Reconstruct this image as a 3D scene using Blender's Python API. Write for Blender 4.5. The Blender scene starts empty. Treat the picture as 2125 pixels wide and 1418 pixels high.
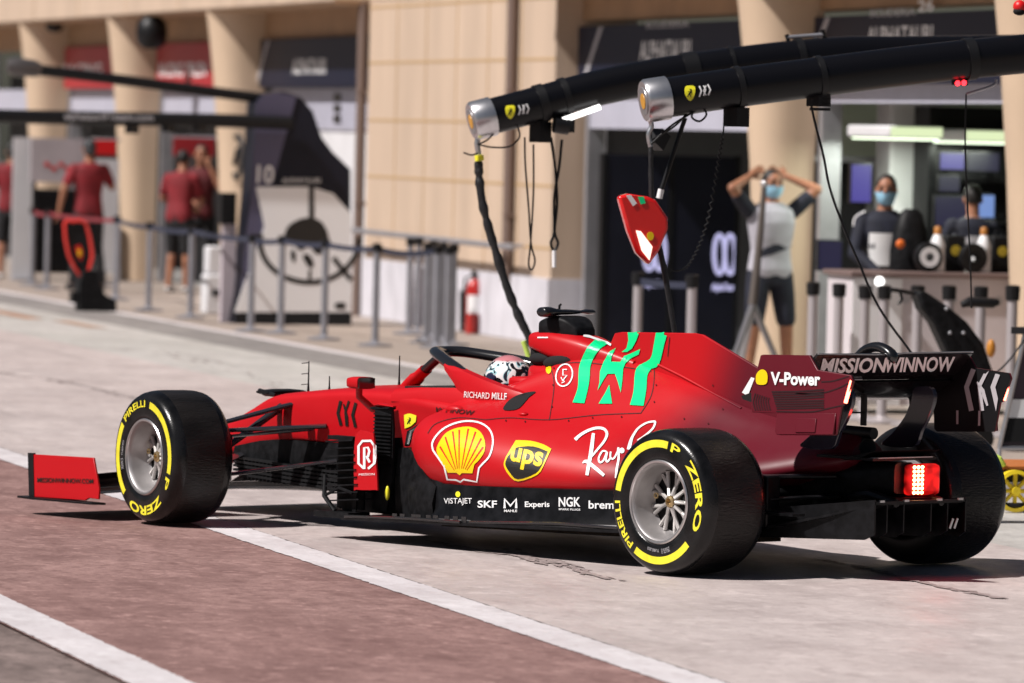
import bpy, bmesh, math, random
import numpy as np
from mathutils import Vector, Matrix
from mathutils.bvhtree import BVHTree
from mathutils.geometry import tessellate_polygon
random.seed(7)
SC = bpy.context.scene
COL = SC.collection
R = math.radians

# ------------------------------------------------------------------ camera, world, sun, exposure
CAM = (-20.0785, 20.3128, 2.0017); YAW, PIT, ROL, FPX = -0.741764, -0.034130, 0.023438, 12699.9
fw = np.array([math.cos(YAW)*math.cos(PIT), math.sin(YAW)*math.cos(PIT), math.sin(PIT)])
rt = np.cross(fw, [0, 0, 1]); rt /= np.linalg.norm(rt); up = np.cross(rt, fw)
RT = rt*math.cos(ROL)+up*math.sin(ROL); UP = -rt*math.sin(ROL)+up*math.cos(ROL)
cd = bpy.data.cameras.new('camera'); cam = bpy.data.objects.new('camera', cd); COL.objects.link(cam)
cd.sensor_width = 36; cd.lens = FPX/2125*36; cd.clip_start = 0.5; cd.clip_end = 2000
cam.matrix_world = Matrix(((RT[0], UP[0], -fw[0], CAM[0]), (RT[1], UP[1], -fw[1], CAM[1]), (RT[2], UP[2], -fw[2], CAM[2]), (0, 0, 0, 1)))
cd.dof.use_dof = True; cd.dof.focus_distance = 28.6; cd.dof.aperture_fstop = 3.6
SC.camera = cam

SUN_AZ, SUN_EL = 74.0, 50.0
w = bpy.data.worlds.new('World'); SC.world = w; w.use_nodes = True
nt = w.node_tree; nt.nodes.clear()
sky = nt.nodes.new('ShaderNodeTexSky'); sky.sky_type = 'NISHITA'; sky.sun_disc = False
sky.sun_elevation = R(SUN_EL); sky.sun_rotation = R(90-SUN_AZ)
bg = nt.nodes.new('ShaderNodeBackground'); bg.inputs[1].default_value = 0.022
wo = nt.nodes.new('ShaderNodeOutputWorld')
nt.links.new(sky.outputs[0], bg.inputs[0]); nt.links.new(bg.outputs[0], wo.inputs[0])
sl = bpy.data.lights.new('sun', 'SUN'); sl.energy = 5.0; sl.angle = R(1.2); sl.color = (1.0, 0.945, 0.91)
so = bpy.data.objects.new('sun', sl); COL.objects.link(so)
sd = Vector((math.cos(R(SUN_AZ))*math.cos(R(SUN_EL)), math.sin(R(SUN_AZ))*math.cos(R(SUN_EL)), math.sin(R(SUN_EL))))
so.rotation_euler = sd.to_track_quat('Z', 'Y').to_euler(); so.location = sd*60
vs = SC.view_settings; vs.view_transform = 'Standard'; vs.look = 'None'; vs.exposure = 0.2; vs.gamma = 1
SC.cycles.use_denoising = True
SC.cycles.max_bounces = 6; SC.cycles.diffuse_bounces = 3

# ------------------------------------------------------------------ survey: camera rays used to measure the place
def ray(u, v):
    return np.array(CAM), fw+RT*(u-1062.5)/FPX-UP*(v-709)/FPX
def aty(u, v, y):
    o, d = ray(u, v); return o+(y-o[1])/d[1]*d
def atx(u, v, x):
    o, d = ray(u, v); return o+(x-o[0])/d[0]*d
PAZ = R(-27.8)                                    # the pit lane runs along PD, ND points from the building to the lane
PD = np.array([math.cos(PAZ), math.sin(PAZ), 0]); ND = np.array([-math.sin(PAZ), math.cos(PAZ), 0])
def st(P): return (float(P@PD), float(P@ND), float(P[2]))
def atz(u, v, z=0):
    o, d = ray(u, v); return st(o+(z-o[2])/d[2]*d)
def ats(u, v, s):
    o, d = ray(u, v); return st(o+(s-o@PD)/(d@PD)*d)
def att(u, v, t):
    o, d = ray(u, v); return st(o+(t-o@ND)/(d@ND)*d)
def B(s, t, z=0.0):
    p = s*PD+t*ND; return Vector((p[0], p[1], z))

# ------------------------------------------------------------------ materials
MATS = {}
def mat(name, col, rough=.5, metal=0., var=0., vscale=6., bump=0., bscale=80., coat=0., spec=.5, stretch=None):
    if name in MATS: return MATS[name]
    m = bpy.data.materials.new(name); m.use_nodes = True; n = m.node_tree.nodes; l = m.node_tree.links
    p = n['Principled BSDF']; c4 = (*col, 1)
    p.inputs['Base Color'].default_value = c4; p.inputs['Roughness'].default_value = rough; p.inputs['Metallic'].default_value = metal
    p.inputs['Coat Weight'].default_value = coat; p.inputs['Coat Roughness'].default_value = .08; p.inputs['Specular IOR Level'].default_value = spec
    if var or bump:
        tc = n.new('ShaderNodeTexCoord'); src = tc.outputs['Object']
        if stretch:
            mp = n.new('ShaderNodeMapping'); mp.inputs['Scale'].default_value = stretch; l.new(src, mp.inputs[0]); src = mp.outputs[0]
    if var:
        t = n.new('ShaderNodeTexNoise'); t.inputs['Scale'].default_value = vscale; t.inputs['Detail'].default_value = 5; l.new(src, t.inputs['Vector'])
        r = n.new('ShaderNodeValToRGB'); r.color_ramp.elements[0].position = .3; r.color_ramp.elements[1].position = .7
        r.color_ramp.elements[0].color = (*[max(0, c*(1-var)) for c in col], 1); r.color_ramp.elements[1].color = (*[min(1, c*(1+var)) for c in col], 1)
        l.new(t.outputs[0], r.inputs[0]); l.new(r.outputs[0], p.inputs['Base Color'])
    if bump:
        t2 = n.new('ShaderNodeTexNoise'); t2.inputs['Scale'].default_value = bscale; t2.inputs['Detail'].default_value = 3; l.new(src, t2.inputs['Vector'])
        b = n.new('ShaderNodeBump'); b.inputs['Strength'].default_value = bump; b.inputs['Distance'].default_value = .01
        l.new(t2.outputs[0], b.inputs['Height']); l.new(b.outputs[0], p.inputs['Normal'])
    MATS[name] = m; return m
def glow(name, col, strength):
    if name in MATS: return MATS[name]
    m = mat(name, (0, 0, 0)); p = m.node_tree.nodes['Principled BSDF']
    p.inputs['Emission Color'].default_value = (*col, 1); p.inputs['Emission Strength'].default_value = strength; return m
def livery():
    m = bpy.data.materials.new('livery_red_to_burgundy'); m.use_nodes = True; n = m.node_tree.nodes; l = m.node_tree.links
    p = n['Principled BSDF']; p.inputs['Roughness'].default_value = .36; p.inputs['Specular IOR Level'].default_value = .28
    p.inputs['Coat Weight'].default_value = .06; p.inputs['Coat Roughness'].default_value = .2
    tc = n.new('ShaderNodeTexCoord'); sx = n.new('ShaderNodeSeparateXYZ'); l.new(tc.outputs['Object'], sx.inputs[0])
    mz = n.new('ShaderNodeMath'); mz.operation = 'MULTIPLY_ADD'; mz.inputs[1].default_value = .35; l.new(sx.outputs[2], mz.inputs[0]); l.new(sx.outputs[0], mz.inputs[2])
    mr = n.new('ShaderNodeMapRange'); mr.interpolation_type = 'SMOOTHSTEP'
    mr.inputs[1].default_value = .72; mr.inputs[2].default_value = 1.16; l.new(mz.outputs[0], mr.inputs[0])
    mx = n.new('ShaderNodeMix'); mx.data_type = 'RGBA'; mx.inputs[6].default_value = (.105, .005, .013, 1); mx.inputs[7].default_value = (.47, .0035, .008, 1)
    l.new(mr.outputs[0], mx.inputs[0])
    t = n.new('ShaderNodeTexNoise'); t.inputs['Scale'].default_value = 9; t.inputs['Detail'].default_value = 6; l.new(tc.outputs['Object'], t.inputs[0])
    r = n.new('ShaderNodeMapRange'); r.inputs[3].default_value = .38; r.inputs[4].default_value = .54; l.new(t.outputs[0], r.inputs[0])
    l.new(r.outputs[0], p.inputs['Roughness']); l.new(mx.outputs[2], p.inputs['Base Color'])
    return m
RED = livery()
CARBON = mat('carbon', (.006, .006, .007), .34, var=.6, vscale=24, bump=.15, bscale=300, spec=.22)
CARBONM = mat('carbon_matt', (.008, .008, .009), .5, var=.6, vscale=25, spec=.14)
BLACK = mat('black_plastic', (.007, .007, .008), .45, spec=.3)
DARK = mat('void_black', (.004, .004, .005), .9)
RUBBER = mat('tyre_rubber', (.007, .007, .0075), .24, var=.8, vscale=9, bump=.08, bscale=120, spec=.36)
TREAD = mat('tyre_tread', (.012, .0105, .010), .36, var=.75, vscale=7, bump=.4, bscale=110, stretch=(1, .25, 1), spec=.25)
MARK = mat('tyre_marking_yellow', (.80, .70, .03), .6, var=.16, vscale=22)
RIM = mat('wheel_metal', (.40, .385, .385), .48, .7, var=.15, vscale=12)
LIP = mat('wheel_lip_metal', (.62, .60, .60), .28, .9)
SPOKE = mat('spoke_metal', (.60, .58, .56), .5, .6)
BRASS = mat('hub_brass', (.45, .33, .17), .35, .8)
SILVER = mat('silver_metal', (.62, .62, .64), .28, .9, var=.08, vscale=20)
WHITE = mat('white_paint', (.82, .82, .83), .45)
DECALW = mat('decal_white', (.85, .85, .85), .4)
GREEN = mat('decal_green', (.0, .74, .26), .35)
YELLOW = mat('decal_yellow', (.86, .60, .0), .4)
LEMON = mat('decal_lemon', (.86, .80, .03), .4)
BROWN = mat('decal_black', (.012, .010, .008), .4)
GREYD = mat('decal_grey', (.42, .41, .43), .4)
REDD = mat('decal_red', (.66, .008, .010), .4)
CREAM = mat('cream_cladding', (.55, .42, .315), .62, var=.10, vscale=1.6, bump=.08, bscale=30, stretch=(1, 1, .22))
CREAMC = mat('cream_column', (.57, .43, .305), .55, var=.05, vscale=1.5)
JOINT = mat('cladding_joint', (.45, .30, .15), .8)
SKIRT = mat('pale_skirting', (.60, .59, .64), .55, var=.16, vscale=4, stretch=(1, 1, .4))
CREAM_SHADE = mat('cream_in_shade', (.36, .22, .12), .7, var=.12, vscale=2)  # brown lintel and soffit: cream with the overhang's shade put into the colour
NAVY = mat('navy_panel', (.008, .009, .018), .45, var=.2, vscale=3, spec=.25)
NAVYS = mat('sign_navy', (.010, .012, .028), .5, spec=.2)
SIGNRED = mat('sign_red', (.36, .018, .024), .5)
SHUT = mat('shutter_grey', (.44, .44, .52), .5, var=.06, vscale=4)
ALU = mat('grey_aluminium', (.42, .42, .45), .4, .6, var=.1, vscale=5)
POST = mat('post_grey', (.30, .30, .33), .4, .5, var=.1, vscale=6)
BELTB = mat('belt_navy', (.022, .026, .05), .7)
BELTR = mat('belt_red', (.20, .02, .028), .7)
GREENI = mat('garage_green', (.60, .68, .56), .6, var=.2, vscale=1)
FLOORI = mat('garage_floor', (.30, .29, .28), .4, var=.1, vscale=1)
WALLI = mat('garage_wall', (.13, .13, .14), .6, var=.2, vscale=1)
WHITEI = mat('garage_white', (.66, .66, .68), .5, var=.05, vscale=2)
SKIN = mat('skin', (.34, .15, .085), .55, var=.12, vscale=14)
SHIRTR = mat('shirt_red', (.19, .008, .014), .8, var=.25, vscale=9)
SHIRTW = mat('shirt_white', (.40, .39, .44), .8, var=.1, vscale=9)
CLOTHN = mat('cloth_navy', (.008, .010, .022), .8, var=.3, vscale=9)
CLOTHB = mat('cloth_black', (.010, .010, .012), .85, var=.3, vscale=9)
HAIR = mat('dark_hair', (.012, .010, .009), .6, var=.3, vscale=40)
MASKB = mat('mask_blue', (.30, .55, .72), .7)
SHOE = mat('shoe_white', (.6, .6, .6), .6)
HOSE = mat('hose_black', (.012, .012, .014), .5, var=.3, vscale=30, bump=.6, bscale=50)
ORANGE = mat('orange_plastic', (.75, .16, .02), .5)
WHEELY = mat('wheel_yellow', (.80, .60, .02), .45)
LIME = mat('lime_tape', (.55, .75, .12), .5)

# ------------------------------------------------------------------ mesh builder
def V3(a): return Vector((float(a[0]), float(a[1]), float(a[2])))
class MB:
    def __init__(s): s.v = []; s.f = []; s.mi = []; s.m = 0
    def add(s, vs_, fs_):
        k = len(s.v); s.v += [V3(p) for p in vs_]; s.f += [[i+k for i in f] for f in fs_]; s.mi += [s.m]*len(fs_); return s
    def box(s, c, d, rot=None):
        c = V3(c); M = rot or Matrix.Identity(3); h = [x/2 for x in d]
        P = [c+M@Vector((a*h[0], b*h[1], e*h[2])) for a in(-1, 1) for b in(-1, 1) for e in(-1, 1)]
        return s.add(P, [(0, 1, 3, 2), (4, 6, 7, 5), (0, 4, 5, 1), (2, 3, 7, 6), (0, 2, 6, 4), (1, 5, 7, 3)])
    def bx(s, x0, x1, y0, y1, z0, z1): return s.box(((x0+x1)/2, (y0+y1)/2, (z0+z1)/2), (abs(x1-x0), abs(y1-y0), abs(z1-z0)))
    def loft(s, rings, closed=True, cap=True):
        n = len(rings[0]); k = [p for r in rings for p in r]; f = []
        for i in range(len(rings)-1):
            for j in range(n if closed else n-1):
                a = i*n+j; b = i*n+(j+1) % n; f.append((a, b, b+n, a+n))
        if cap and closed: f += [tuple(range(n-1, -1, -1)), tuple(range((len(rings)-1)*n, len(rings)*n))]
        return s.add(k, f)
    def tube(s, pts, r, n=10, sq=(1, 1), cap=True, upv=None):
        pts = [V3(p) for p in pts]; m = len(pts); rr = r if isinstance(r, (list, tuple)) else [r]*m; rings = []; prev = None
        for i in range(m):
            t = (pts[min(i+1, m-1)]-pts[max(i-1, 0)]).normalized()
            if prev is None:
                u = V3(upv) if upv else Vector((0, 0, 1)) if abs(t.z) < .9 else Vector((1, 0, 0))
                prev = (u-t*u.dot(t)).normalized()
            else: prev = (prev-t*prev.dot(t)).normalized()
            b = t.cross(prev)
            rings.append([pts[i]+prev*(math.cos(2*math.pi*k/n)*rr[i]*sq[0])+b*(math.sin(2*math.pi*k/n)*rr[i]*sq[1]) for k in range(n)])
        return s.loft(rings, True, cap)
    def lathe(s, prof, c=(0, 0, 0), axis='z', n=48, closed=False):
        c = V3(c); rings = []
        for k in range(n):
            a = 2*math.pi*k/n; q = []
            for r, h in prof:
                x, y = r*math.cos(a), r*math.sin(a)
                q.append(c+(Vector((x, y, h)) if axis == 'z' else Vector((x, h, y)) if axis == 'y' else Vector((h, x, y))))
            rings.append(q)
        m = len(prof); f = []
        for k in range(n):
            for j in range(m if closed else m-1):
                a = k*m+j; b = k*m+(j+1) % m; k2 = (k+1) % n; f.append((a, b, k2*m+(j+1) % m, k2*m+j))
        return s.add([p for q in rings for p in q], f)
    def cyl(s, p0, p1, r, n=16): return s.tube([p0, p1], r, n)
    def ell(s, c, r, n=16, m=10, rot=None):
        c = V3(c); M = rot or Matrix.Identity(3); rings = []
        for i in range(m+1):
            a = math.pi*i/m; a = min(max(a, .02), math.pi-.02)
            rings.append([c+M@Vector((r[0]*math.sin(a)*math.cos(2*math.pi*k/n), r[1]*math.sin(a)*math.sin(2*math.pi*k/n), r[2]*math.cos(a))) for k in range(n)])
        return s.loft(rings)
    def prism(s, poly, f3, t0, t1):
        """poly: list of 2D points; f3(a,b,t) -> 3D"""
        n = len(poly); P = [f3(a, b, t0) for a, b in poly]+[f3(a, b, t1) for a, b in poly]
        tri = tessellate_polygon([[Vector((a, b, 0)) for a, b in poly]])
        F = [tuple(t) for t in tri]+[tuple(i+n for i in t) for t in tri]+[(i, (i+1) % n, (i+1) % n+n, i+n) for i in range(n)]
        return s.add(P, F)
def obj(name, mb, m, parent=None, smooth=40, bevel=0., loc=None, rotz=None, seg=2):
    me = bpy.data.meshes.new(name); me.from_pydata([tuple(p) for p in mb.v], [], mb.f)
    ms = m if isinstance(m, (list, tuple)) else [m]
    for q in ms: me.materials.append(q)
    if len(ms) > 1: me.polygons.foreach_set('material_index', mb.mi)
    bm = bmesh.new(); bm.from_mesh(me); bmesh.ops.recalc_face_normals(bm, faces=bm.faces); bm.to_mesh(me); bm.free()
    if smooth: me.shade_smooth(); me.set_sharp_from_angle(angle=R(smooth))
    o = bpy.data.objects.new(name, me); COL.objects.link(o)
    if bevel:
        b = o.modifiers.new('bevel', 'BEVEL'); b.width = bevel; b.segments = seg; b.limit_method = 'ANGLE'; b.angle_limit = R(40); b.harden_normals = False
    if parent: o.parent = parent
    if loc is not None: o.location = loc
    if rotz is not None: o.rotation_euler = (0, 0, rotz)
    return o
def tag(o, label, cat, group=None):
    o['label'] = label; o['category'] = cat
    if group: o['group'] = group
    return o
def thing(name, label, cat, loc=(0, 0, 0), rotz=0., group=None):
    o = bpy.data.objects.new(name, None); COL.objects.link(o); o.location = loc; o.rotation_euler = (0, 0, rotz); o.empty_display_size = .2
    return tag(o, label, cat, group)
def copy_thing(src, loc, rotz, label, group):
    r = src.copy(); COL.objects.link(r); r.location = loc; r.rotation_euler = (0, 0, rotz); r['label'] = label; r['group'] = group
    for ch in list(src.children):
        c = ch.copy(); COL.objects.link(c); c.parent = r
        for g in ch.children:
            d = g.copy(); COL.objects.link(d); d.parent = c
    return r
def struct(name, mb, m, loc=None, rotz=None):
    o = obj(name, mb, m, None, 0, loc=loc, rotz=rotz); o['kind'] = 'structure'; return o
def spline(pts, n):
    P = [V3(p) for p in pts]; P = [P[0]*2-P[1]]+P+[P[-1]*2-P[-2]]; out = []
    for i in range(1, len(P)-2):
        for k in range(n):
            t = k/n; a, b, c, d = P[i-1:i+3]
            out.append(.5*((2*b)+(c-a)*t+(2*a-5*b+4*c-d)*t*t+(3*b-a-3*c+d)*t*t*t))
    out.append(P[-2]); return out
def smooth_sections(secs, nu=5, nv=4):
    """secs: [(x,[(y,z)..])] half outlines -> closed mirrored rings, Catmull-Rom both ways"""
    rows = [[Vector((x, y, z)) for y, z in pts] for x, pts in secs]
    cols = [spline([r[j] for r in rows], nu) for j in range(len(rows[0]))]
    rings = []
    for i in range(len(cols[0])):
        h = spline([c[i] for c in cols], nv)
        h = [Vector((p.x, max(p.y, 0), p.z)) for p in h]
        rings.append(h+[Vector((p.x, -p.y, p.z)) for p in reversed(h[1:-1])])
    return rings
def text2d(s, bold=0., shear=0., space=1.):
    c = bpy.data.curves.new('t', 'FONT'); c.body = s; c.size = 1; c.offset = bold; c.shear = shear; c.space_character = space
    c.resolution_u = 3; c.fill_mode = 'FRONT'
    o = bpy.data.objects.new('t', c); COL.objects.link(o)
    me = bpy.data.meshes.new_from_object(o.evaluated_get(bpy.context.evaluated_depsgraph_get()))
    V = [(v.co.x, v.co.y) for v in me.vertices]; F = [tuple(p.vertices) for p in me.polygons]
    bpy.data.objects.remove(o); bpy.data.meshes.remove(me); bpy.data.curves.remove(c)
    return V, F
def fit_text(s, w_, h_, **k):
    """text scaled into a box w x h, origin at lower left; capital height fills h"""
    V, F = text2d(s, **k); xs = [v[0] for v in V]; ys = [v[1] for v in V]
    x0, x1 = min(xs), max(xs); y0, y1 = min(ys), max(ys)
    return [((x-x0)/(x1-x0)*w_, (y-y0)/(y1-y0)*h_) for x, y in V], F
def text_on(mb, s, f3, w_, h_, **k):
    V, F = fit_text(s, w_, h_, **k); mb.add([f3(x, y) for x, y in V], F)
def ribbon(pts, w_, closed=False):
    """2D stroke as polygons"""
    P = [Vector((a, b)) for a, b in pts]; n = len(P); L = []; Rr = []
    ws = w_ if isinstance(w_, (list, tuple)) else [w_]*n
    for i in range(n):
        a = P[(i-1) % n] if (closed or i) else P[i]; b = P[(i+1) % n] if (closed or i < n-1) else P[i]
        t = (b-a); t = t.normalized() if t.length else Vector((1, 0)); nn = Vector((-t.y, t.x))*ws[i]/2
        L.append(P[i]+nn); Rr.append(P[i]-nn)
    V = [tuple(p) for p in L+Rr]; F = [(i, (i+1) % n, (i+1) % n+n, i+n) for i in range(n if closed else n-1)]
    return V, F
def poly2(pts):
    tri = tessellate_polygon([[Vector((a, b, 0)) for a, b in pts]]); return list(pts), [tuple(t) for t in tri]
def smooth2(pts, n=4, closed=True):
    P = [Vector((a, b)) for a, b in pts]; m = len(P); out = []
    for i in range(m if closed else m-1):
        a, b, c, d = (P[(i-1) % m] if closed or i else P[i]), P[i], P[(i+1) % m], (P[(i+2) % m] if closed or i < m-2 else P[i+1])
        for k in range(n):
            t = k/n; q = .5*((2*b)+(c-a)*t+(2*a-5*b+4*c-d)*t*t+(3*b-a-3*c+d)*t*t*t); out.append((q.x, q.y))
    if not closed: out.append(tuple(P[-1]))
    return out
def refine(V, F, L):
    bm = bmesh.new(); vv = [bm.verts.new((a, b, 0)) for a, b in V]
    for f in F:
        try: bm.faces.new([vv[i] for i in f])
        except ValueError: pass
    for _ in range(4):
        e = [x for x in bm.edges if x.calc_length() > L]
        if not e: break
        bmesh.ops.subdivide_edges(bm, edges=e, cuts=1)
        bmesh.ops.triangulate(bm, faces=bm.faces)
    bm.verts.index_update(); V = [(v.co.x, v.co.y) for v in bm.verts]; F = [tuple(v.index for v in f.verts) for f in bm.faces]; bm.free(); return V, F
def bvh_of(objs):
    V = []; F = []
    for o in objs:
        k = len(V); V += [o.matrix_world@v.co for v in o.data.vertices]; F += [tuple(i+k for i in p.vertices) for p in o.data.polygons]
    return BVHTree.FromPolygons(V, F)
def decal(mb, shapes, bvh, lift=.003, L=14, ydir=None):
    """lay flat artwork (measured in photograph pixels) onto the surface it is printed on"""
    for V, F in shapes:
        V, F = refine(V, F, L); P = []; ok = []
        for u, v in V:
            o, d = ray(u, v); d = Vector(d).normalized(); h = bvh.ray_cast(Vector(o), d)
            if h[0] is None: P.append(Vector((0, 0, 0))); ok.append(False)
            else:
                n = h[1] if h[1].dot(d) < 0 else -h[1]; P.append(h[0]+n*lift-d*.001); ok.append(True)
        mb.add(P, [f for f in F if all(ok[i] for i in f) and max((P[f[i]]-P[f[i-1]]).length for i in range(len(f))) < .12])
def px_text(s, p0, p1, h_, **k):
    """text running from pixel p0 to p1 along its baseline, capitals h px tall"""
    a = Vector(p0); b = Vector(p1); d = b-a; V, F = fit_text(s, d.length, h_, **k); d.normalize(); n = Vector((d.y, -d.x))
    return [tuple(a+d*x+n*y) for x, y in V], F
def zm(ox, oy, sc, pts): return [(ox+a/sc, oy+b/sc) for a, b in pts]

# ------------------------------------------------------------------ ground
def strip(s0, s1, t0, t1, z):
    m = MB(); m.add([(s0, t0, z), (s1, t0, z), (s1, t1, z), (s0, t1, z)], [(0, 1, 2, 3)]); return m
def painted(s0, s1, t0, t1, z, j=.010):
    m = MB(); n = 2300; V = []
    for i in range(n+1):
        s_ = s0+(s1-s0)*i/n; V += [(s_, t0+random.uniform(-j, j)*random.random(), z), (s_, t1+random.uniform(-j, j)*random.random(), z)]
    m.add(V, [(2*i, 2*i+2, 2*i+3, 2*i+1) for i in range(n)]); return m
def ground_mat(name, c0, c1, streak, dark, rough=.6, grain=.35, marks=.0, wet=None):
    m = bpy.data.materials.new(name); m.use_nodes = True; n = m.node_tree.nodes; l = m.node_tree.links; p = n['Principled BSDF']
    p.inputs['Roughness'].default_value = rough; p.inputs['Specular IOR Level'].default_value = .3
    tc = n.new('ShaderNodeTexCoord')
    def noise(scale, st_, det=5, rough_=.55):
        mp = n.new('ShaderNodeMapping'); mp.inputs['Scale'].default_value = st_; l.new(tc.outputs['Object'], mp.inputs[0])
        t = n.new('ShaderNodeTexNoise'); t.inputs['Scale'].default_value = scale; t.inputs['Detail'].default_value = det; t.inputs['Roughness'].default_value = rough_
        l.new(mp.outputs[0], t.inputs[0]); return t.outputs[0]
    def ramp(src, a, b, lo, hi):
        r = n.new('ShaderNodeMapRange'); r.inputs[1].default_value = a; r.inputs[2].default_value = b; r.inputs[3].default_value = lo; r.inputs[4].default_value = hi; l.new(src, r.inputs[0]); return r.outputs[0]
    def mix(f, a, b, mode='MIX'):
        x = n.new('ShaderNodeMix'); x.data_type = 'RGBA'; x.blend_type = mode
        if isinstance(f, float): x.inputs[0].default_value = f
        else: l.new(f, x.inputs[0])
        for i, q in((6, a), (7, b)):
            if isinstance(q, tuple): x.inputs[i].default_value = (*q, 1)
            else: l.new(q, x.inputs[i])
        return x.outputs[2]
    base = mix(ramp(noise(.45, (.6, 1, 1)), .35, .65, 0, 1), c0, c1)
    base = mix(ramp(noise(1.5, (.7, 1.1, 1), 7, .62), .42, .68, 0, streak), base, dark)
    base = mix(ramp(noise(4.5, (.6, 1.5, 1), 5, .65), .52, .70, 0, streak*.9), base, dark)
    base = mix(ramp(noise(3.6, (.8, 1.2, 1), 6, .65), .53, .72, 0, streak*.8), base, tuple(min(1, c*1.35) for c in c1))
    base = mix(ramp(noise(60, (1, 1, 1), 3, .7), .3, .7, grain, 0), base, dark)
    base = mix(ramp(noise(11, (.9, 1.3, 1), 4, .7), .50, .66, 0, streak*.75), base, dark)
    base = mix(ramp(noise(9, (1, 1.2, 1), 4, .7), .56, .70, 0, streak*.55), base, tuple(min(1, c*1.45) for c in c1))
    if marks:
        base = mix(ramp(noise(1.1, (.08, 2.2, 1), 4), .60, .72, 0, marks), base, tuple(c*.45 for c in dark))
    l.new(base, p.inputs['Base Color'])
    b = n.new('ShaderNodeBump'); b.inputs['Strength'].default_value = .25; b.inputs['Distance'].default_value = .006
    l.new(noise(90, (1, 1, 1), 3, .7), b.inputs['Height']); l.new(b.outputs[0], p.inputs['Normal'])
    l.new(ramp(noise(3, (.3, 1, 1)), .3, .7, rough-.12, rough+.12), p.inputs['Roughness'])
    return m
G_BOX = ground_mat('pit_box_concrete', (.53, .455, .435), (.60, .53, .51), .55, (.34, .285, .275), .5, .2, .5)
G_FAST = ground_mat('pale_lane_concrete', (.49, .475, .445), (.55, .525, .50), .5, (.30, .285, .27), .55, .2, .55)
G_RED = ground_mat('red_brown_asphalt', (.31, .185, .168), (.40, .255, .232), .85, (.165, .090, .082), .75, .6)
G_OUT = ground_mat('grey_brown_asphalt', (.22, .17, .155), (.28, .215, .20), .85, (.10, .075, .068), .8, .5)
G_APR = ground_mat('tan_apron', (.34, .285, .245), (.38, .325, .285), .3, (.24, .19, .16), .6, .2)
G_DRK = ground_mat('grey_rubbered_asphalt', (.25, .235, .225), (.32, .30, .285), .5, (.14, .13, .128), .6, .25, .4)
G_LINE = ground_mat('white_line_paint', (.66, .62, .64), (.72, .69, .70), .42, (.42, .37, .37), .6, .2)
G_OR = ground_mat('orange_marking', (.45, .22, .12), (.40, .27, .2), .4, (.3, .24, .2), .7, .3)
Z = -.004
struct('ground', strip(-120, 260, -120, 120, -.02), G_OUT, rotz=PAZ)
struct('pit_lane', strip(-40, 90, -1.55, 2.10, Z), G_BOX, rotz=PAZ)
struct('pit_lane_band', strip(-40, 90, -3.0, -1.55, Z), G_FAST, rotz=PAZ)
struct('rubbered_band', strip(-40, 90, -3.75, -3.0, Z), G_DRK, rotz=PAZ)
struct('kerb_line', strip(-40, 90, -3.89, -3.75, Z), G_LINE, rotz=PAZ)
struct('garage_apron', strip(-40, 90, -7.0, -3.89, Z), G_APR, rotz=PAZ)
struct('painted_strip', strip(-40, 90, 2.10, 4.35, -.008), G_RED, rotz=PAZ)
struct('pit_lane_line', painted(-30, 85, 2.105, 2.33, Z), G_LINE, rotz=PAZ)
struct('track_edge_line', painted(-30, 85, 4.11, 4.345, Z), G_LINE, rotz=PAZ)
m = MB()
for a, b_, c, d in((34, 37.6, -2.55, -2.35), (31.6, 33.6, -2.75, -2.55)): m.add([(a, c, 0), (b_, c, 0), (b_, d, 0), (a, d, 0)], [(0, 1, 2, 3)])
struct('orange_box_marking', m, G_OR, rotz=PAZ)
# dark dribbled skid marks beside the car
def dribble(pts, w0, m, n):
    P = smooth2(pts, 8, False)
    for k in range(n):
        f = random.random()*(len(P)-2); i = int(f); a, b = P[i], P[i+1]; g = f-i
        c = (a[0]+(b[0]-a[0])*g+random.gauss(0, w0*1.5), a[1]+(b[1]-a[1])*g+random.gauss(0, w0*.5)); d = Vector((b[0]-a[0], b[1]-a[1])).normalized()
        L, W = random.uniform(.03, .22)*random.random()+.02, random.uniform(.006, .03); q = []
        for t_ in range(9):
            an = 2*math.pi*t_/9; x, y = L*math.cos(an)*random.uniform(.6, 1.1), W*math.sin(an)*random.uniform(.5, 1.2); q.append((c[0]+d.x*x-d.y*y, c[1]+d.y*x+d.x*y, .0003+.00001*k))
        m.add(q, [tuple(range(9))])
m = MB()
for pp, w0, n in(([(1700, 1160), (1800, 1180), (1900, 1205), (1990, 1225), (2090, 1243)], .03, 70), ([(1060, 1140), (1100, 1155), (1150, 1165), (1200, 1182), (1260, 1200)], .05, 50),
              ([(900, 1125), (980, 1140), (1070, 1152), (1130, 1170)], .05, 60), ([(620, 820), (500, 770), (350, 735), (200, 720)], .12, 40), ([(0, 775), (120, 790), (300, 830)], .08, 40)):
    dribble([atz(*p)[:2] for p in pp], w0, m, n)
struct('skid_marks', m, mat('skid_dark', (.31, .25, .24), .7, var=.5, vscale=30), rotz=PAZ)

# ------------------------------------------------------------------ the racing car (x forward, y to its own left, z up)
CAR = thing('racing_car', 'red open-wheel racing car with a driver aboard, yellow-marked tyres and a lit red tail lamp', 'racing car')
def part(name, mb, m, parent=None, **k): return obj(name, mb, m, parent or CAR, **k)

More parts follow.
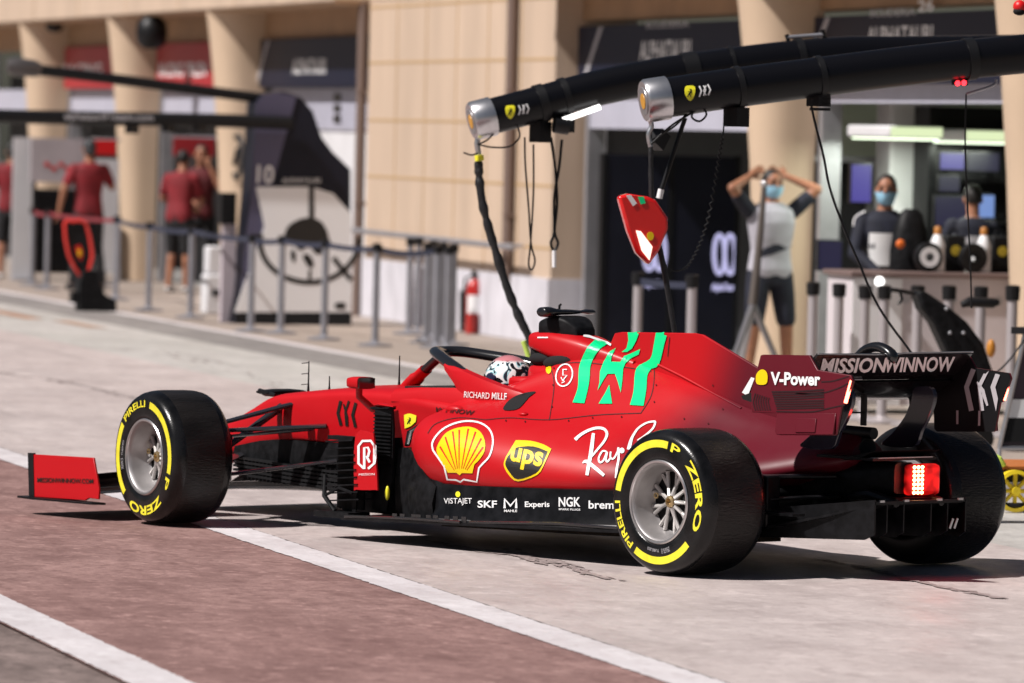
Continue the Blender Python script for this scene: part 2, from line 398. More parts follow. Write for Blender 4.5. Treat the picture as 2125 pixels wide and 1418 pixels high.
body_secs = [
 (2.13, [(0, .25), (.42, .26), (.53, .32), (.60, .42), (.60, .53), (.53, .60), (.43, .635), (.36, .66), (.30, .69), (0, .70)]),
 (2.00, [(0, .22), (.50, .24), (.61, .29), (.675, .41), (.67, .53), (.585, .61), (.46, .65), (.37, .68), (.31, .72), (0, .74)]),
 (1.80, [(0, .20), (.56, .24), (.665, .29), (.72, .40), (.705, .52), (.615, .605), (.46, .665), (.34, .715), (.26, .78), (0, .82)]),
 (1.50, [(0, .20), (.58, .25), (.685, .30), (.715, .40), (.685, .50), (.58, .59), (.40, .68), (.24, .79), (.13, .90), (0, .965)]),
 (1.10, [(0, .20), (.55, .26), (.62, .305), (.645, .385), (.60, .48), (.49, .565), (.32, .66), (.19, .76), (.085, .845), (0, .89)]),
 (.70, [(0, .20), (.46, .28), (.52, .32), (.54, .38), (.50, .455), (.40, .53), (.27, .61), (.16, .69), (.07, .765), (0, .805)]),
 (.35, [(0, .24), (.34, .31), (.39, .35), (.41, .40), (.38, .455), (.31, .51), (.21, .57), (.13, .63), (.065, .685), (0, .715)]),
 (.0, [(0, .34), (.22, .40), (.26, .42), (.285, .455), (.265, .50), (.22, .54), (.16, .58), (.11, .615), (.055, .65), (0, .67)]),
 (-.28, [(0, .46), (.10, .47), (.14, .485), (.16, .51), (.15, .545), (.13, .575), (.10, .60), (.07, .62), (.035, .64), (0, .65)]),
 (-.36, [(0, .50), (.07, .505), (.10, .52), (.11, .535), (.10, .56), (.09, .58), (.07, .595), (.05, .61), (.025, .622), (0, .628)])]
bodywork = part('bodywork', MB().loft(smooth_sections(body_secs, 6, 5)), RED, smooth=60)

nose_secs = [
 (4.78, [(0, .185), (.05, .19), (.07, .21), (.07, .235), (.05, .255), (0, .26)]),
 (4.55, [(0, .20), (.07, .205), (.095, .235), (.095, .29), (.07, .325), (0, .335)]),
 (4.20, [(0, .27), (.085, .275), (.12, .31), (.12, .40), (.09, .445), (0, .455)]),
 (3.95, [(0, .33), (.11, .335), (.15, .37), (.15, .48), (.115, .54), (0, .55)]),
 (3.72, [(0, .38), (.14, .385), (.18, .42), (.185, .56), (.15, .625), (0, .635)]),
 (3.50, [(0, .41), (.165, .415), (.205, .45), (.21, .59), (.175, .655), (0, .668)]),
 (3.10, [(0, .415), (.20, .42), (.24, .45), (.25, .62), (.215, .69), (0, .712)]),
 (2.70, [(0, .41), (.24, .415), (.285, .45), (.30, .62), (.265, .705), (0, .728)]),
 (2.30, [(0, .38), (.28, .39), (.34, .44), (.36, .60), (.325, .685), (0, .70)]),
 (1.95, [(0, .36), (.30, .37), (.36, .43), (.38, .58), (.33, .665), (0, .69)])]
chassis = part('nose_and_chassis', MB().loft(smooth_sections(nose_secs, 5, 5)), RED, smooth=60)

# fin on the engine cover
finp = [(1.46, .93), (1.395, .965), (1.35, 1.045), (1.30, 1.053), (.80, 1.068), (.74, 1.062), (.38, .928), (.22, .865), (.14, .64), (.5, .70), (1.0, .80)]
f3xz = lambda a, b, t: (a, t, b)
fin = part('engine_cover_fin', MB().prism(finp, f3xz, -.007, .007), RED, smooth=30, bevel=.003)

# airbox with roll hoop
def sec_ring(x, hw, z0, z1, e=.5, n=28):
    r = []
    for k in range(n):
        a = 2*math.pi*k/n; c, s_ = math.cos(a), math.sin(a)
        r.append((x, hw*math.copysign(abs(c)**e, c), (z0+z1)/2+(z1-z0)/2*math.copysign(abs(s_)**e, s_)))
    return r
def ring_loft(rows, e=.5):
    P = [spline([r[k] for r in [sec_ring(*q, e) for q in rows]], 4) for k in range(28)]
    return MB().loft([[P[k][i] for k in range(28)] for i in range(len(P[0]))])
airbox = part('airbox', ring_loft([(1.855, .105, .945, 1.033), (1.81, .12, .935, 1.038), (1.68, .135, .90, 1.042), (1.52, .12, .86, 1.02), (1.36, .07, .82, .972), (1.2, .03, .79, .92)], .55), RED, smooth=60)
hoop = part('roll_hoop', ring_loft([(1.875, .085, .76, .875), (1.82, .115, .74, .885), (1.68, .15, .72, .88), (1.5, .17, .70, .86)], .6), RED, smooth=60)
for sgn in(1, -1):
    m = MB(); m.ell((1.77, sgn*.092, .905), (.085, .035, .030)); m.ell((1.63, sgn*.116, .895), (.10, .034, .034), rot=Matrix.Rotation(R(6), 3, 'Y'))
    m.bx(1.62, 1.855, 0, sgn*.09, .868, .95); part('airbox_intake', m, DARK)

# cockpit surround, headrest, halo
for sgn in(1, -1):
    m = MB(); rows = []
    for x, y, z0, z1 in((2.62, .27, .66, .722), (2.45, .285, .66, .735), (2.2, .295, .66, .745), (1.95, .30, .66, .755), (1.80, .28, .66, .77), (1.70, .23, .66, .79)):
        rows.append([(x, sgn*(y+.05), z0), (x, sgn*(y+.045), z1-.03), (x, sgn*(y+.02), z1), (x, sgn*(y-.02), z1), (x, sgn*(y-.035), z1-.03), (x, sgn*(y-.035), z0)])
    m.loft(rows); part('cockpit_surround', m, RED, smooth=50)
m = MB(); m.bx(1.76, 1.90, -.20, .20, .70, .815); m.bx(1.80, 2.2, .20, .255, .70, .76); m.bx(1.80, 2.2, -.255, -.20, .70, .76)
part('headrest', m, RED, bevel=.02)
m = MB(); m.bx(1.93, 2.60, -.245, .245, .695, .735)
part('cockpit_opening', m, DARK)
hr = spline([(1.68, .30, .735), (1.86, .315, .762), (2.05, .30, .80), (2.25, .245, .852), (2.43, .165, .89), (2.545, .085, .905), (2.585, 0, .906), (2.545, -.085, .905), (2.43, -.165, .89), (2.25, -.245, .865), (2.05, -.30, .825), (1.86, -.315, .78), (1.68, -.30, .745)], 6)
halo = part('halo', MB().tube(hr, [.031*min(1, .35+.65*min(i, len(hr)-1-i)/16) for i in range(len(hr))], 14, (.85, 1.25), upv=(0, 0, 1)), mat('halo_black', (.013, .013, .015), .25, coat=.4), smooth=60)
part('halo_pillar', MB().tube(spline([(2.555, 0, .905), (2.62, 0, .875), (2.74, 0, .795), (2.86, 0, .705)], 5), [.03]*6+[.034]*6+[.045]*4, 12, (1, .6), upv=(0, 1, 0)), [mat('halo_black', (0, 0, 0))], halo, smooth=60)
m = MB(); m.tube(spline([(2.72, 0, .81), (2.79, 0, .762), (2.87, 0, .70)], 4), [.04]*4+[.05]*5, 12, (1, .65), upv=(0, 1, 0)); part('halo_pillar_foot', m, RED, halo, smooth=60)
fairs = []
for sgn in(1, -1):
    m = MB(); rows = []
    for x, y, zt, zb, wd in((2.27, .25, .868, .830, .036), (2.17, .278, .850, .775, .042), (2.06, .302, .828, .69, .045), (1.92, .320, .800, .665, .046), (1.78, .325, .772, .66, .045), (1.66, .31, .748, .66, .042), (1.58, .28, .725, .66, .03)):
        rows.append([(x, sgn*(y+wd*.8), zb), (x, sgn*(y+wd), (zb*.35+zt*.65)), (x, sgn*(y+wd*.55), zt), (x, sgn*(y-wd*.5), zt+.002), (x, sgn*(y-wd), zt-.03), (x, sgn*(y-wd), zb)])
    m.loft(rows); fairs.append(part('halo_fairing', m, RED, halo, smooth=50))
fair = fairs[0]
# roll hoop camera
m = MB()
P = []
for y, c, th in((.172, .03, .016), (.165, .038, .024), (.12, .04, .026), (.08, .034, .018), (.04, .034, .014), (0, .036, .014), (-.04, .034, .012), (-.09, .03, .008), (-.12, .034, .014), (-.165, .03, .013)):
    P.append([(1.70+c*math.cos(a), y, 1.135+th*math.sin(a)) for a in [2*math.pi*k/14 for k in range(14)]])
m.loft(P); part('roll_hoop_camera', m, mat('camera_black', (.01, .01, .012), .22, coat=.5), smooth=60)
part('camera_mount', ring_loft([(1.80, .085, 1.02, 1.075), (1.785, .10, 1.01, 1.095), (1.70, .105, 1.0, 1.118), (1.62, .09, 1.0, 1.105), (1.56, .06, 1.0, 1.06)], .3), CARBONM, smooth=60)
m = MB(); m.tube([(1.71, .04, 1.14), (1.71, .04, 1.165), (1.71, .03, 1.172)], .006, 8); part('camera_stub', m, BLACK)

# driver
DRV = thing('person', 'racing driver in a white patterned crash helmet sitting low in the red car', 'person', (2.09, 0, .5))
m = MB(); rr = []
for z, rx, ry, dx in((.0, .12, .19, 0), (.12, .13, .215, 0), (.20, .11, .20, .01), (.235, .075, .10, .02), (.27, .06, .062, .03), (.33, .06, .062, .03)):
    rr.append([(dx+rx*math.cos(2*math.pi*k/20), ry*math.sin(2*math.pi*k/20), z) for k in range(20)])
m.loft(rr); obj('torso', m, mat('race_suit_red', (.5, .01, .012), .8), DRV, smooth=60)
m = MB(); rings = []
for i in range(17):
    a = math.pi*i/16; a = min(max(a, .03), math.pi-.25); rings.append([(.018+(.128+.012*max(0, -math.cos(a)))*math.sin(a)*math.cos(b), .115*math.sin(a)*math.sin(b), .283+.125*math.cos(a)) for b in [2*math.pi*k/24 for k in range(24)]])
m.loft(rings)
def helmet_mat():
    q = bpy.data.materials.new('helmet_pattern'); q.use_nodes = True; n = q.node_tree.nodes; l = q.node_tree.links; p = n['Principled BSDF']
    p.inputs['Roughness'].default_value = .2; p.inputs['Coat Weight'].default_value = .6
    tc = n.new('ShaderNodeTexCoord'); v = n.new('ShaderNodeTexNoise'); v.inputs['Scale'].default_value = 16; v.inputs['Detail'].default_value = 1; v.inputs['Distortion'].default_value = 1.5
    l.new(tc.outputs['Object'], v.inputs['Vector']); r = n.new('ShaderNodeValToRGB'); r.color_ramp.interpolation = 'CONSTANT'
    e = r.color_ramp.elements; e[0].position = 0; e[0].color = (.01, .01, .012, 1); e[1].position = .46; e[1].color = (.8, .8, .8, 1)
    k = e.new(.61); k.color = (.35, .62, .66, 1); k = e.new(.66); k.color = (.02, .02, .03, 1)
    l.new(v.outputs[0], r.inputs[0])
    sx = n.new('ShaderNodeSeparateXYZ'); l.new(tc.outputs['Object'], sx.inputs[0]); mr = n.new('ShaderNodeMapRange')
    mr.inputs[1].default_value = .372; mr.inputs[2].default_value = .385; l.new(sx.outputs[2], mr.inputs[0])
    mx = n.new('ShaderNodeMix'); mx.data_type = 'RGBA'; l.new(mr.outputs[0], mx.inputs[0]); l.new(r.outputs[0], mx.inputs[6]); mx.inputs[7].default_value = (.55, .2, .22, 1)
    l.new(mx.outputs[2], p.inputs['Base Color']); return q
hel = obj('helmet', m, helmet_mat(), DRV, smooth=60)
m = MB(); rings = []
for i in range(7):
    z = .235+.075*i/6; a = math.acos(max(-1, min(1, (z-.283)/.125))); rings.append([(.018+.002+(.131)*math.sin(a)*math.cos(b), .118*math.sin(a)*math.sin(b), z) for b in np.linspace(-1.15, 1.15, 13)])
m.loft(rings, closed=False); obj('visor', m, mat('visor_dark', (.01, .01, .014), .08, coat=1), hel, smooth=60)
m = MB(); m.ell((.02, .116, .30), (.035, .006, .022)); obj('visor_pivot', m, mat('pivot_navy', (.02, .025, .06), .3), hel)

# mirrors
for sgn in(1, -1):
    m = MB(); P = []
    for x, s_ in((2.70, .5), (2.69, .85), (2.66, 1), (2.60, 1)):
        P.append([(x, sgn*.50+.058*s_*math.copysign(abs(math.cos(a))**.5, math.cos(a)), .752+.030*s_*math.copysign(abs(math.sin(a))**.5, math.sin(a))) for a in [2*math.pi*k/20 for k in range(20)]])
    mi = part('mirror', m.loft(P), RED, smooth=50)
    m = MB(); m.bx(2.592, 2.599, sgn*.50-.052, sgn*.50+.052, .727, .777); obj('mirror_glass', m, mat('mirror_glass', (.02, .012, .012), .1, coat=1), mi)
    m = MB(); m.tube([(2.68, sgn*.475, .735), (2.70, sgn*.455, .68), (2.70, sgn*.36, .615), (2.69, sgn*.27, .60)], [.012, .012, .013, .016], 10, (.5, 1.5)); obj('mirror_stalk', m, RED, mi, smooth=60)
# antennas
for nm, x, y, z, h in(('antenna', 3.56, .05, .66, .155), ('antenna', 3.42, .03, .675, .07), ('antenna', 2.92, .0, .72, .15), ('antenna', 2.6, -.1, .72, .05)):
    m = MB(); m.tube([(x, y, z-.01), (x, y, z+h*.3), (x, y, z+h)], [.008, .004, .003], 8)
    if h > .15 and x > 3.5:
        for k in range(3): m.cyl((x+.0, y, z+h*(.25+.35*k)), (x+.055, y, z+h*(.25+.35*k)-.006), .0022, 6)
    part(nm, m, BLACK)
m = MB(); rows = [[(3.83+.05*math.cos(a)+q*.0, y, .645+.010*math.sin(a)+dz) for a in [2*math.pi*k/10 for k in range(10)]] for y, q, dz in((-.13, 0, 0), (-.06, 0, .006), (.06, 0, .006), (.13, 0, 0))]
m.loft(rows); m.bx(3.78, 3.83, -.05, .05, .59, .645); m.tube([(3.93, .06, .648), (3.84, .10, .64), (3.72, .13, .635)], [.012, .016, .01], 8); part('nose_winglet', m, BLACK, smooth=40)

# wheels
def wheel(cx, cy, wd, sgn, turn, steer=0.):
    R0 = .335; hw = wd/2
    w_ = MB()
    w_.lathe([(.178, hw-.004), (.170, hw-.010), (.168, hw-.03), (.160, hw-.06), (.150, hw-.105), (.140, hw-.12)], axis='y', n=56)
    w_.lathe([(.190, hw-.02), (.192, -hw+.03), (.165, -hw+.02), (.02, -hw+.05)], axis='y', n=40)
    rim = obj('wheel', w_, RIM, CAR, smooth=50, loc=(cx, sgn*cy, R0), rotz=steer+(0 if sgn > 0 else math.pi))
    m = MB(); m.lathe([(.178, hw-.012), (.191, hw-.010), (.193, hw-.003), (.188, hw+.002), (.180, hw+.001), (.176, hw-.006)], axis='y', n=64, closed=True); obj('rim_lip', m, LIP, rim, smooth=50)
    m = MB(); m.lathe([(.145, hw-.125), (.02, hw-.128)], axis='y', n=40); obj('brake_drum', m, DARK, rim)
    m = MB()
    for k in range(9):
        a = 2*math.pi*k/9+turn+.2
        for da in(-.06, .06):
            d = Vector((-math.sin(a), 0, math.cos(a))); d2 = Vector((-math.sin(a+da*2.0), 0, math.cos(a+da*2.0)))
            m.tube([d*.026+Vector((0, hw-.085, 0)), d*.075+Vector((0, hw-.10, 0)), d2*.145+Vector((0, hw-.108, 0))], [.011, .009, .010], 6)
    obj('wheel_spokes', m, SPOKE, rim, smooth=60)
    m = MB(); m.lathe([(.03, hw-.115), (.03, hw-.085), (.026, hw-.07), (.016, hw-.066), (.013, hw-.08), (.002, hw-.08)], axis='y', n=12); obj('hub_nut', m, BRASS, rim, smooth=30)
    m = MB(); m.lathe([(.014, hw-.085), (.014, hw-.078), (.009, hw-.078), (.009, hw-.085)], c=(0.10*math.sin(1.35), -.0, .10*math.cos(1.35)), axis='y', n=14, closed=True); obj('valve', m, BRASS, rim)
    t = MB(); prof = [(.188, hw-.022), (.192, hw-.006), (.205, hw-.001), (.225, hw), (.285, hw), (.300, hw-.004), (.314, hw-.016), (.325, hw-.036), (.331, hw-.062)]
    q = prof+[(r, -h) for r, h in reversed(prof)]
    t.lathe(q, axis='y', n=96)
    t.m = 1; tp = [(.331, hw-.062), (.3335, hw-.085), (R0, hw-.12), (R0, -hw+.12), (.3335, -hw+.085), (.331, -hw+.062)]
    t.lathe(tp, axis='y', n=96)
    obj('tyre', t, [RUBBER, TREAD], rim, smooth=60)
    k_ = MB(); y_ = hw+.0012
    def pt(ph, r): return (-r*math.sin(ph), y_, r*math.cos(ph))
    def arc(a0, a1, r0, r1):
        n = 40; V = [pt(a0+(a1-a0)*i/n, r) for i in range(n+1) for r in(r0, r1)]; k_.add(V, [(2*i, 2*i+1, 2*i+3, 2*i+2) for i in range(n)])
    def word(s, a0, a1, r0, r1, **kw):
        V, F = fit_text(s, 1, 1, **kw); V, F = refine([(x*(a1-a0)*.27, y*.05) for x, y in V], F, .02); k_.add([pt(a0+x/.27, r0+(r1-r0)*y/.05) for x, y in V], F)
    d = math.degrees; T = turn
    arc(T+R(-82), T+R(12), .250, .284); arc(T+R(132), T+R(212), .250, .284)
    word('P', T+R(17), T+R(30), .247, .288, bold=.02); word('ZERO', T+R(44), T+R(116), .245, .292, bold=.03); word('PIRELLI', T+R(218), T+R(268), .250, .284, bold=.02)
    obj('tyre_marking', k_, MARK, rim, smooth=0)
    k_ = MB(); word('295/670-13', T+R(158), T+R(172), .213, .236); word('TUBELESS', T+R(176), T+R(196), .215, .228); obj('tyre_small_print', k_, GREYD, rim, smooth=0)
    return rim
wheel(-.012, .80, .40, 1, 0); wheel(-.012, .80, .40, -1, 1.1); wheel(3.700, .810, .345, 1, R(93), R(-10)); wheel(3.700, .810, .345, -1, 2.2, R(-10))

# suspension, brake ducts
def arm(name, a, b_, r=.022, m_=CARBON, flat=.35):
    for sgn in(1, -1):
        A = Vector((a[0], sgn*a[1], a[2])); Bv = Vector((b_[0], sgn*b_[1], b_[2])); part(name, MB().tube([A, A.lerp(Bv, .5), Bv], [r*.85, r, r*1.15], 10, (flat, 1.0), upv=(0, 0, 1)), m_, smooth=60)
SUSP = mat('suspension_gloss', (.02, .02, .024), .2, coat=.7)
arm('wishbone', (3.73, .70, .455), (3.52, .19, .60), .034, SUSP); arm('wishbone', (3.73, .70, .455), (3.20, .23, .505), .034, SUSP)
arm('track_rod', (3.64, .70, .425), (3.32, .22, .485), .026, SUSP); arm('wishbone', (3.73, .70, .215), (3.97, .13, .325), .03, SUSP); arm('wishbone', (3.73, .70, .215), (3.12, .22, .335), .03, SUSP)
arm('push_rod', (3.72, .67, .25), (3.6, .19, .585), .022, SUSP, .8)
for x, r, y0, y1 in((3.729, .15, .60, .70), (.015, .16, .42, .62)):
    for sgn in(1, -1):
        m = MB(); m.cyl((x, sgn*y0, .335), (x, sgn*y1, .335), r, 28); m.box((x-.10, sgn*(y0+.02), .335), (.22, .09, .24)); part('brake_duct', m, CARBON, smooth=40, bevel=.01)
for sgn in(1, -1):
    m = MB()
    for k in range(6): m.box((.0-.0, sgn*.60, .25+.035*k), (.30, .05, .010), Matrix.Rotation(R(8), 3, 'Y'))
    m.box((-.14, sgn*.58, .33), (.02, .09, .25)); m.box((.15, sgn*.58, .33), (.02, .09, .25)); part('brake_duct_winglets', m, CARBON)
for a, b_, r in(((.0, .60, .44), (.25, .16, .47), .03), ((.0, .60, .44), (-.28, .13, .45), .032), ((-.02, .60, .23), (.35, .18, .28), .03), ((-.02, .60, .23), (-.33, .12, .30), .035), ((-.12, .60, .34), (-.30, .12, .36), .024)):
    arm('wishbone', a, b_, r, CARBON)
arm('drive_shaft', (.015, .62, .335), (-.02, .12, .36), .03, CARBONM, 1)
# black underside: keel, floor, fairing, bargeboards
keel = [(4.02, [(0, .24), (.09, .245), (.14, .26), (.145, .36), (0, .36)]), (3.70, [(0, .20), (.12, .20), (.17, .22), (.178, .41), (0, .42)]), (3.3, [(0, .185), (.16, .185), (.20, .21), (.215, .42), (0, .43)]), (2.8, [(0, .17), (.18, .17), (.25, .2), (.262, .43), (0, .44)]), (2.3, [(0, .14), (.22, .14), (.33, .17), (.33, .42), (0, .44)]), (1.9, [(0, .10), (.3, .10), (.4, .15), (.4, .4), (0, .42)])]
part('keel', MB().loft(smooth_sections(keel, 4, 2)), CARBONM, smooth=50)
RIBC = mat('ribbed_carbon', (.014, .014, .015), .4, spec=.3)
for sgn in(1, -1):
    m = MB()
    for k in range(5):
        rows = []
        for x, y, dz in((4.0, .17, .01), (3.7, .215, .004), (3.4, .255, -.006), (3.1, .29, -.012), (2.95, .285, -.014)):
            z = .205+.021*k+dz; rows.append([(x, sgn*(y-.05), z), (x, sgn*y, z), (x, sgn*y, z+.012), (x, sgn*(y-.05), z+.012)])
        m.loft(rows)
    for k in range(26): x = 2.99+.036*k; y = float(np.interp(x, [2.95, 3.1, 3.4, 3.7, 4.0], [.285, .29, .255, .215, .17])); m.bx(x, x+.005, sgn*(y-.04), sgn*(y-.002), .195, .30)
    part('ribbed_cape', m, RIBC)
half = [(2.56, .0), (2.56, .34), (2.50, .70), (2.44, .785), (2.2, .80), (1.2, .80), (.60, .795), (.44, .76), (.36, .60), (.30, .48), (-.1, .46), (-.1, 0)]
fz = lambda x: .095+(2.45-x)*.031
outl = half+[(x, -y) for x, y in reversed(half[1:-1])]
floor = part('floor', MB().prism(outl, lambda a, b, t: (a, b, fz(a)+t), 0, .014), CARBON, smooth=20)
part('plank', MB().prism([(2.4, .05), (.35, .10), (.35, .155), (2.4, .092)], lambda a, b, t: (a, t, b), -.16, .16), mat('plank_wood', (.05, .035, .025), .8))
m = MB(); g = MB()
for k in range(9):
    x = 2.05-.06*k-.03*random.random(); m.box((x, .785, fz(x)+.028), (.028, .005, .03), Matrix.Rotation(R(12), 3, 'Z')); g.box((x+.01, .77-.06*(k % 3), fz(x)+.021), (.012, .012, .010))
m.tube([(2.4, .79, fz(2.4)+.018), (1.9, .80, fz(1.9)+.022), (1.55, .80, fz(1.55)+.016)], .008, 6)
m.tube([(1.5, .785, fz(1.5)+.016), (.9, .785, fz(.9)+.03), (.5, .76, fz(.5)+.02)], .009, 6)
part('floor_edge_fins', m, mat('floor_gloss', (.02, .02, .021), .2, coat=.5), floor)
part('floor_edge_highlight', MB().tube([(1.78, .735, fz(1.78)+.02), (1.1, .70, fz(1.1)+.02), (.7, .61, fz(.7)+.02), (.47, .52, fz(.47)+.02)], .006, 8), mat('highlight_grey', (.16, .155, .155), .3, .6), floor); part('floor_glint_bolts', g, SILVER, floor)  # grey tube paints in the edge highlight; silver bolts added as its glints
for sgn in(-1, 1):
    m = MB(); rows = []
    for x, y, z1 in((2.02, .60, .40), (1.92, .665, .33), (1.8, .69, .305), (1.5, .70, .312), (1.1, .655, .322), (.7, .565, .335), (.45, .47, .345)):
        z0 = fz(x)+.012; rows.append([(x, sgn*(y-.14), z0), (x, sgn*(y+.035), z0), (x, sgn*(y+.012), z0+(z1-z0)*.3), (x, sgn*y, z1), (x, sgn*(y-.14), z1+.02)])
    m.loft(rows); fairing = part('side_fairing', m, mat('carbon_gloss', (.007, .007, .008), .28, var=.7, vscale=14, spec=.2, bump=.2, bscale=12), smooth=50)
for sgn in(1, -1):
    m = MB(); rows = []
    for x, y, z0, z1 in((2.30, .55, .12, .45), (2.18, .60, .12, .46), (2.05, .655, .12, .43), (1.95, .685, .125, .34), (1.86, .695, .125, .29)):
        rows.append([(x, sgn*(y-.04), z0), (x, sgn*y, z0), (x, sgn*(y+.012), (z0+z1)/2), (x, sgn*(y-.01), z1), (x, sgn*(y-.06), z1)])
    m.loft(rows); part('inlet_deflector', m, CARBONM, smooth=50)
for sgn in(1, -1):
    m = MB(); m.prism([(2.405, .145), (2.30, .14), (2.265, .30), (2.262, .55), (2.275, .645), (2.40, .635), (2.405, .5)], f3xz, sgn*.60, sgn*.612)
    for k in range(15): m.box((2.335, sgn*.615, .36+.018*k), (.13, .014, .007))
    m.tube([(2.54, sgn*.50, .632), (2.42, sgn*.58, .638), (2.27, sgn*.615, .645)], [.012, .02, .014], 10, (.5, 1.6)); part('turning_vane', m, CARBONM)
    m = MB(); m.tube([(2.42, sgn*.585, .652), (2.35, sgn*.61, .66), (2.27, sgn*.60, .652)], [.01, .018, .01], 8, (.5, 1.5)); part('turning_vane_cap', m, RED)
    m = MB(); bp = smooth2([(2.415, .512), (2.30, .525), (2.282, .515), (2.262, .40), (2.245, .262), (2.262, .25), (2.40, .243), (2.418, .26)], 3)
    m.prism(bp, f3xz, sgn*.712, sgn*.722); rb = part('bargeboard_panel', m, RED, smooth=30, bevel=.003)
    if sgn > 0: RB = rb
    m = MB()
    for k in range(9): m.box((2.53-.004*k, sgn*.68, .475-.036*k), (.20+.006*k, .10, .007), Matrix.Rotation(R(5), 3, 'Y'))
    for k in range(5): m.prism([(2.64-.045*k, .12), (2.615-.045*k, .12), (2.60-.045*k, .33), (2.61-.045*k, .49), (2.64-.045*k, .48)], f3xz, sgn*(.60+.022*k), sgn*(.606+.022*k))
    m.box((2.53, sgn*.70, .115), (.26, .14, .03)); m.tube([(2.66, sgn*.70, .30), (2.64, sgn*.72, .2), (2.56, sgn*.72, .13)], .012, 8); m.tube([(2.62, sgn*.728, .205), (2.52, sgn*.728, .245), (2.42, sgn*.728, .225)], .008, 6)
    m.box((2.53, sgn*.69, .488), (.19, .06, .02)); m.prism([(2.66, .12), (2.30, .12), (2.26, .30), (2.30, .50), (2.62, .47)], f3xz, sgn*.52, sgn*.535); m.prism([(2.62, .14), (2.42, .14), (2.42, .48), (2.62, .47)], f3xz, sgn*.645, sgn*.655); part('bargeboard', m, CARBONM)
m = MB(); m.ell((2.235, .665, .235), (.012, .012, .035)); part('yellow_marker', m, LEMON)
for sgn in(1, -1):
    m = MB(); m.tube([(2.17, sgn*.50, .575), (2.185, sgn*.57, .53), (2.17, sgn*.60, .47)], [.018, .024, .018], 10, (.6, 1)); m.bx(2.14, 2.165, sgn*.34, sgn*.57, .40, .50); part('sidepod_inlet', m, CARBON, smooth=50)
# front wing
m = MB()
for k, (x0, x1, z0, z1) in enumerate(((4.72, 4.50, .095, .105), (4.52, 4.36, .115, .15), (4.38, 4.22, .15, .205), (4.24, 4.10, .195, .255))):
    for sgn in(1, -1):
        rows = []
        for y, dz in((.13, 0), (.4, .0), (.7, -.01), (.985, -.025)):
            rows.append([(x0, sgn*y, z0+dz), ((x0+x1)/2, sgn*y, (z0+z1)/2+.012+dz), (x1, sgn*y, z1+dz), ((x0+x1)/2, sgn*y, (z0+z1)/2-.008+dz)])
        m.loft(rows)
fwg = part('front_wing', m, CARBON, smooth=40)
for sgn in(1, -1):
    m = MB(); m.prism([(4.635, .300), (4.11, .310), (4.06, .155), (4.062, .102), (4.14, .104), (4.17, .09), (4.60, .083), (4.63, .10)], f3xz, sgn*.985, sgn*.997); ep = part('front_wing_endplate', m, RED, smooth=20, bevel=.003)
    m = MB(); m.prism([(4.645, .306), (4.600, .307), (4.585, .085), (4.628, .08)], f3xz, sgn*.983, sgn*1.0); obj('endplate_leading_edge', m, BLACK, ep)
    m = MB(); m.prism([(4.70, .94), (4.70, 1.02), (4.55, 1.04), (4.10, 1.015), (4.06, .95)], lambda a, b, t: (a, sgn*b, t), .073, .084); obj('endplate_footplate', m, CARBON, ep, bevel=.003)
    if sgn > 0: EPF = ep
# gearbox, crash structure, diffuser
gb = [(.5, [(0, .20), (.2, .22), (.26, .30), (.22, .42), (0, .5)]), (.2, [(0, .24), (.14, .25), (.17, .34), (.15, .46), (0, .52)]), (-.2, [(0, .30), (.10, .31), (.12, .38), (.10, .49), (0, .53)]), (-.45, [(0, .36), (.07, .365), (.085, .43), (.07, .51), (0, .53)]), (-.60, [(0, .385), (.06, .39), (.065, .43), (.06, .52), (0, .53)])]
part('gearbox', MB().loft(smooth_sections(gb, 4, 3)), CARBON, smooth=50)
m = MB()
rows = [[(x, y, z) for y in np.linspace(-q, q, 9)]+[(x, y, z+.012) for y in np.linspace(q, -q, 9)] for x, z, q in((-.08, .19, .5), (-.3, .235, .46), (-.5, .285, .38), (-.70, .345, .30))]
m.loft(rows)
for q in(-1, 1): m.prism([(-.02, .165), (-.66, .185), (-.71, .21), (-.71, .37), (-.30, .32), (-.02, .31)], lambda a, b, t: (a, q*(.5+(a+.02)*.29)+t, b), -.005, .005)
for y in(-.2, -.09, .09, .2): m.prism([(-.15, .18), (-.64, .19), (-.69, .215), (-.69, .345), (-.3, .235)], f3xz, y-.004, y+.004)
m.box((-.70, 0, .355), (.02, .60, .012)); m.box((-.25, .53, .29), (.4, .08, .012)); m.box((-.25, -.53, .29), (.4, .08, .012))
part('diffuser', m, CARBON)
m = MB()
for y in(.10, -.10):
    m.tube([(-.36, y, .36), (-.52, y*1.4, .38), (-.70, y*1.5, .35)], [.02, .026, .02], 8)
m.box((-.42, 0, .545), (.36, .42, .012)); m.box((-.55, 0, .36), (.2, .26, .02)); part('tow_bracket', m, CARBON)
for c_, d_, r_ in [((-.712, y, .362), (.01, .03, .01), 0) for y in(-.26, -.12, .1, .26)]+[((-.715, -.20, .25), (.004, .012, .05), 25), ((-.715, -.23, .25), (.004, .012, .05), 25), ((-.58, .0, .552), (.05, .36, .004), 0)]:
    part('diffuser_fitting', MB().box(c_, d_, Matrix.Rotation(R(r_), 3, 'X')), SILVER)

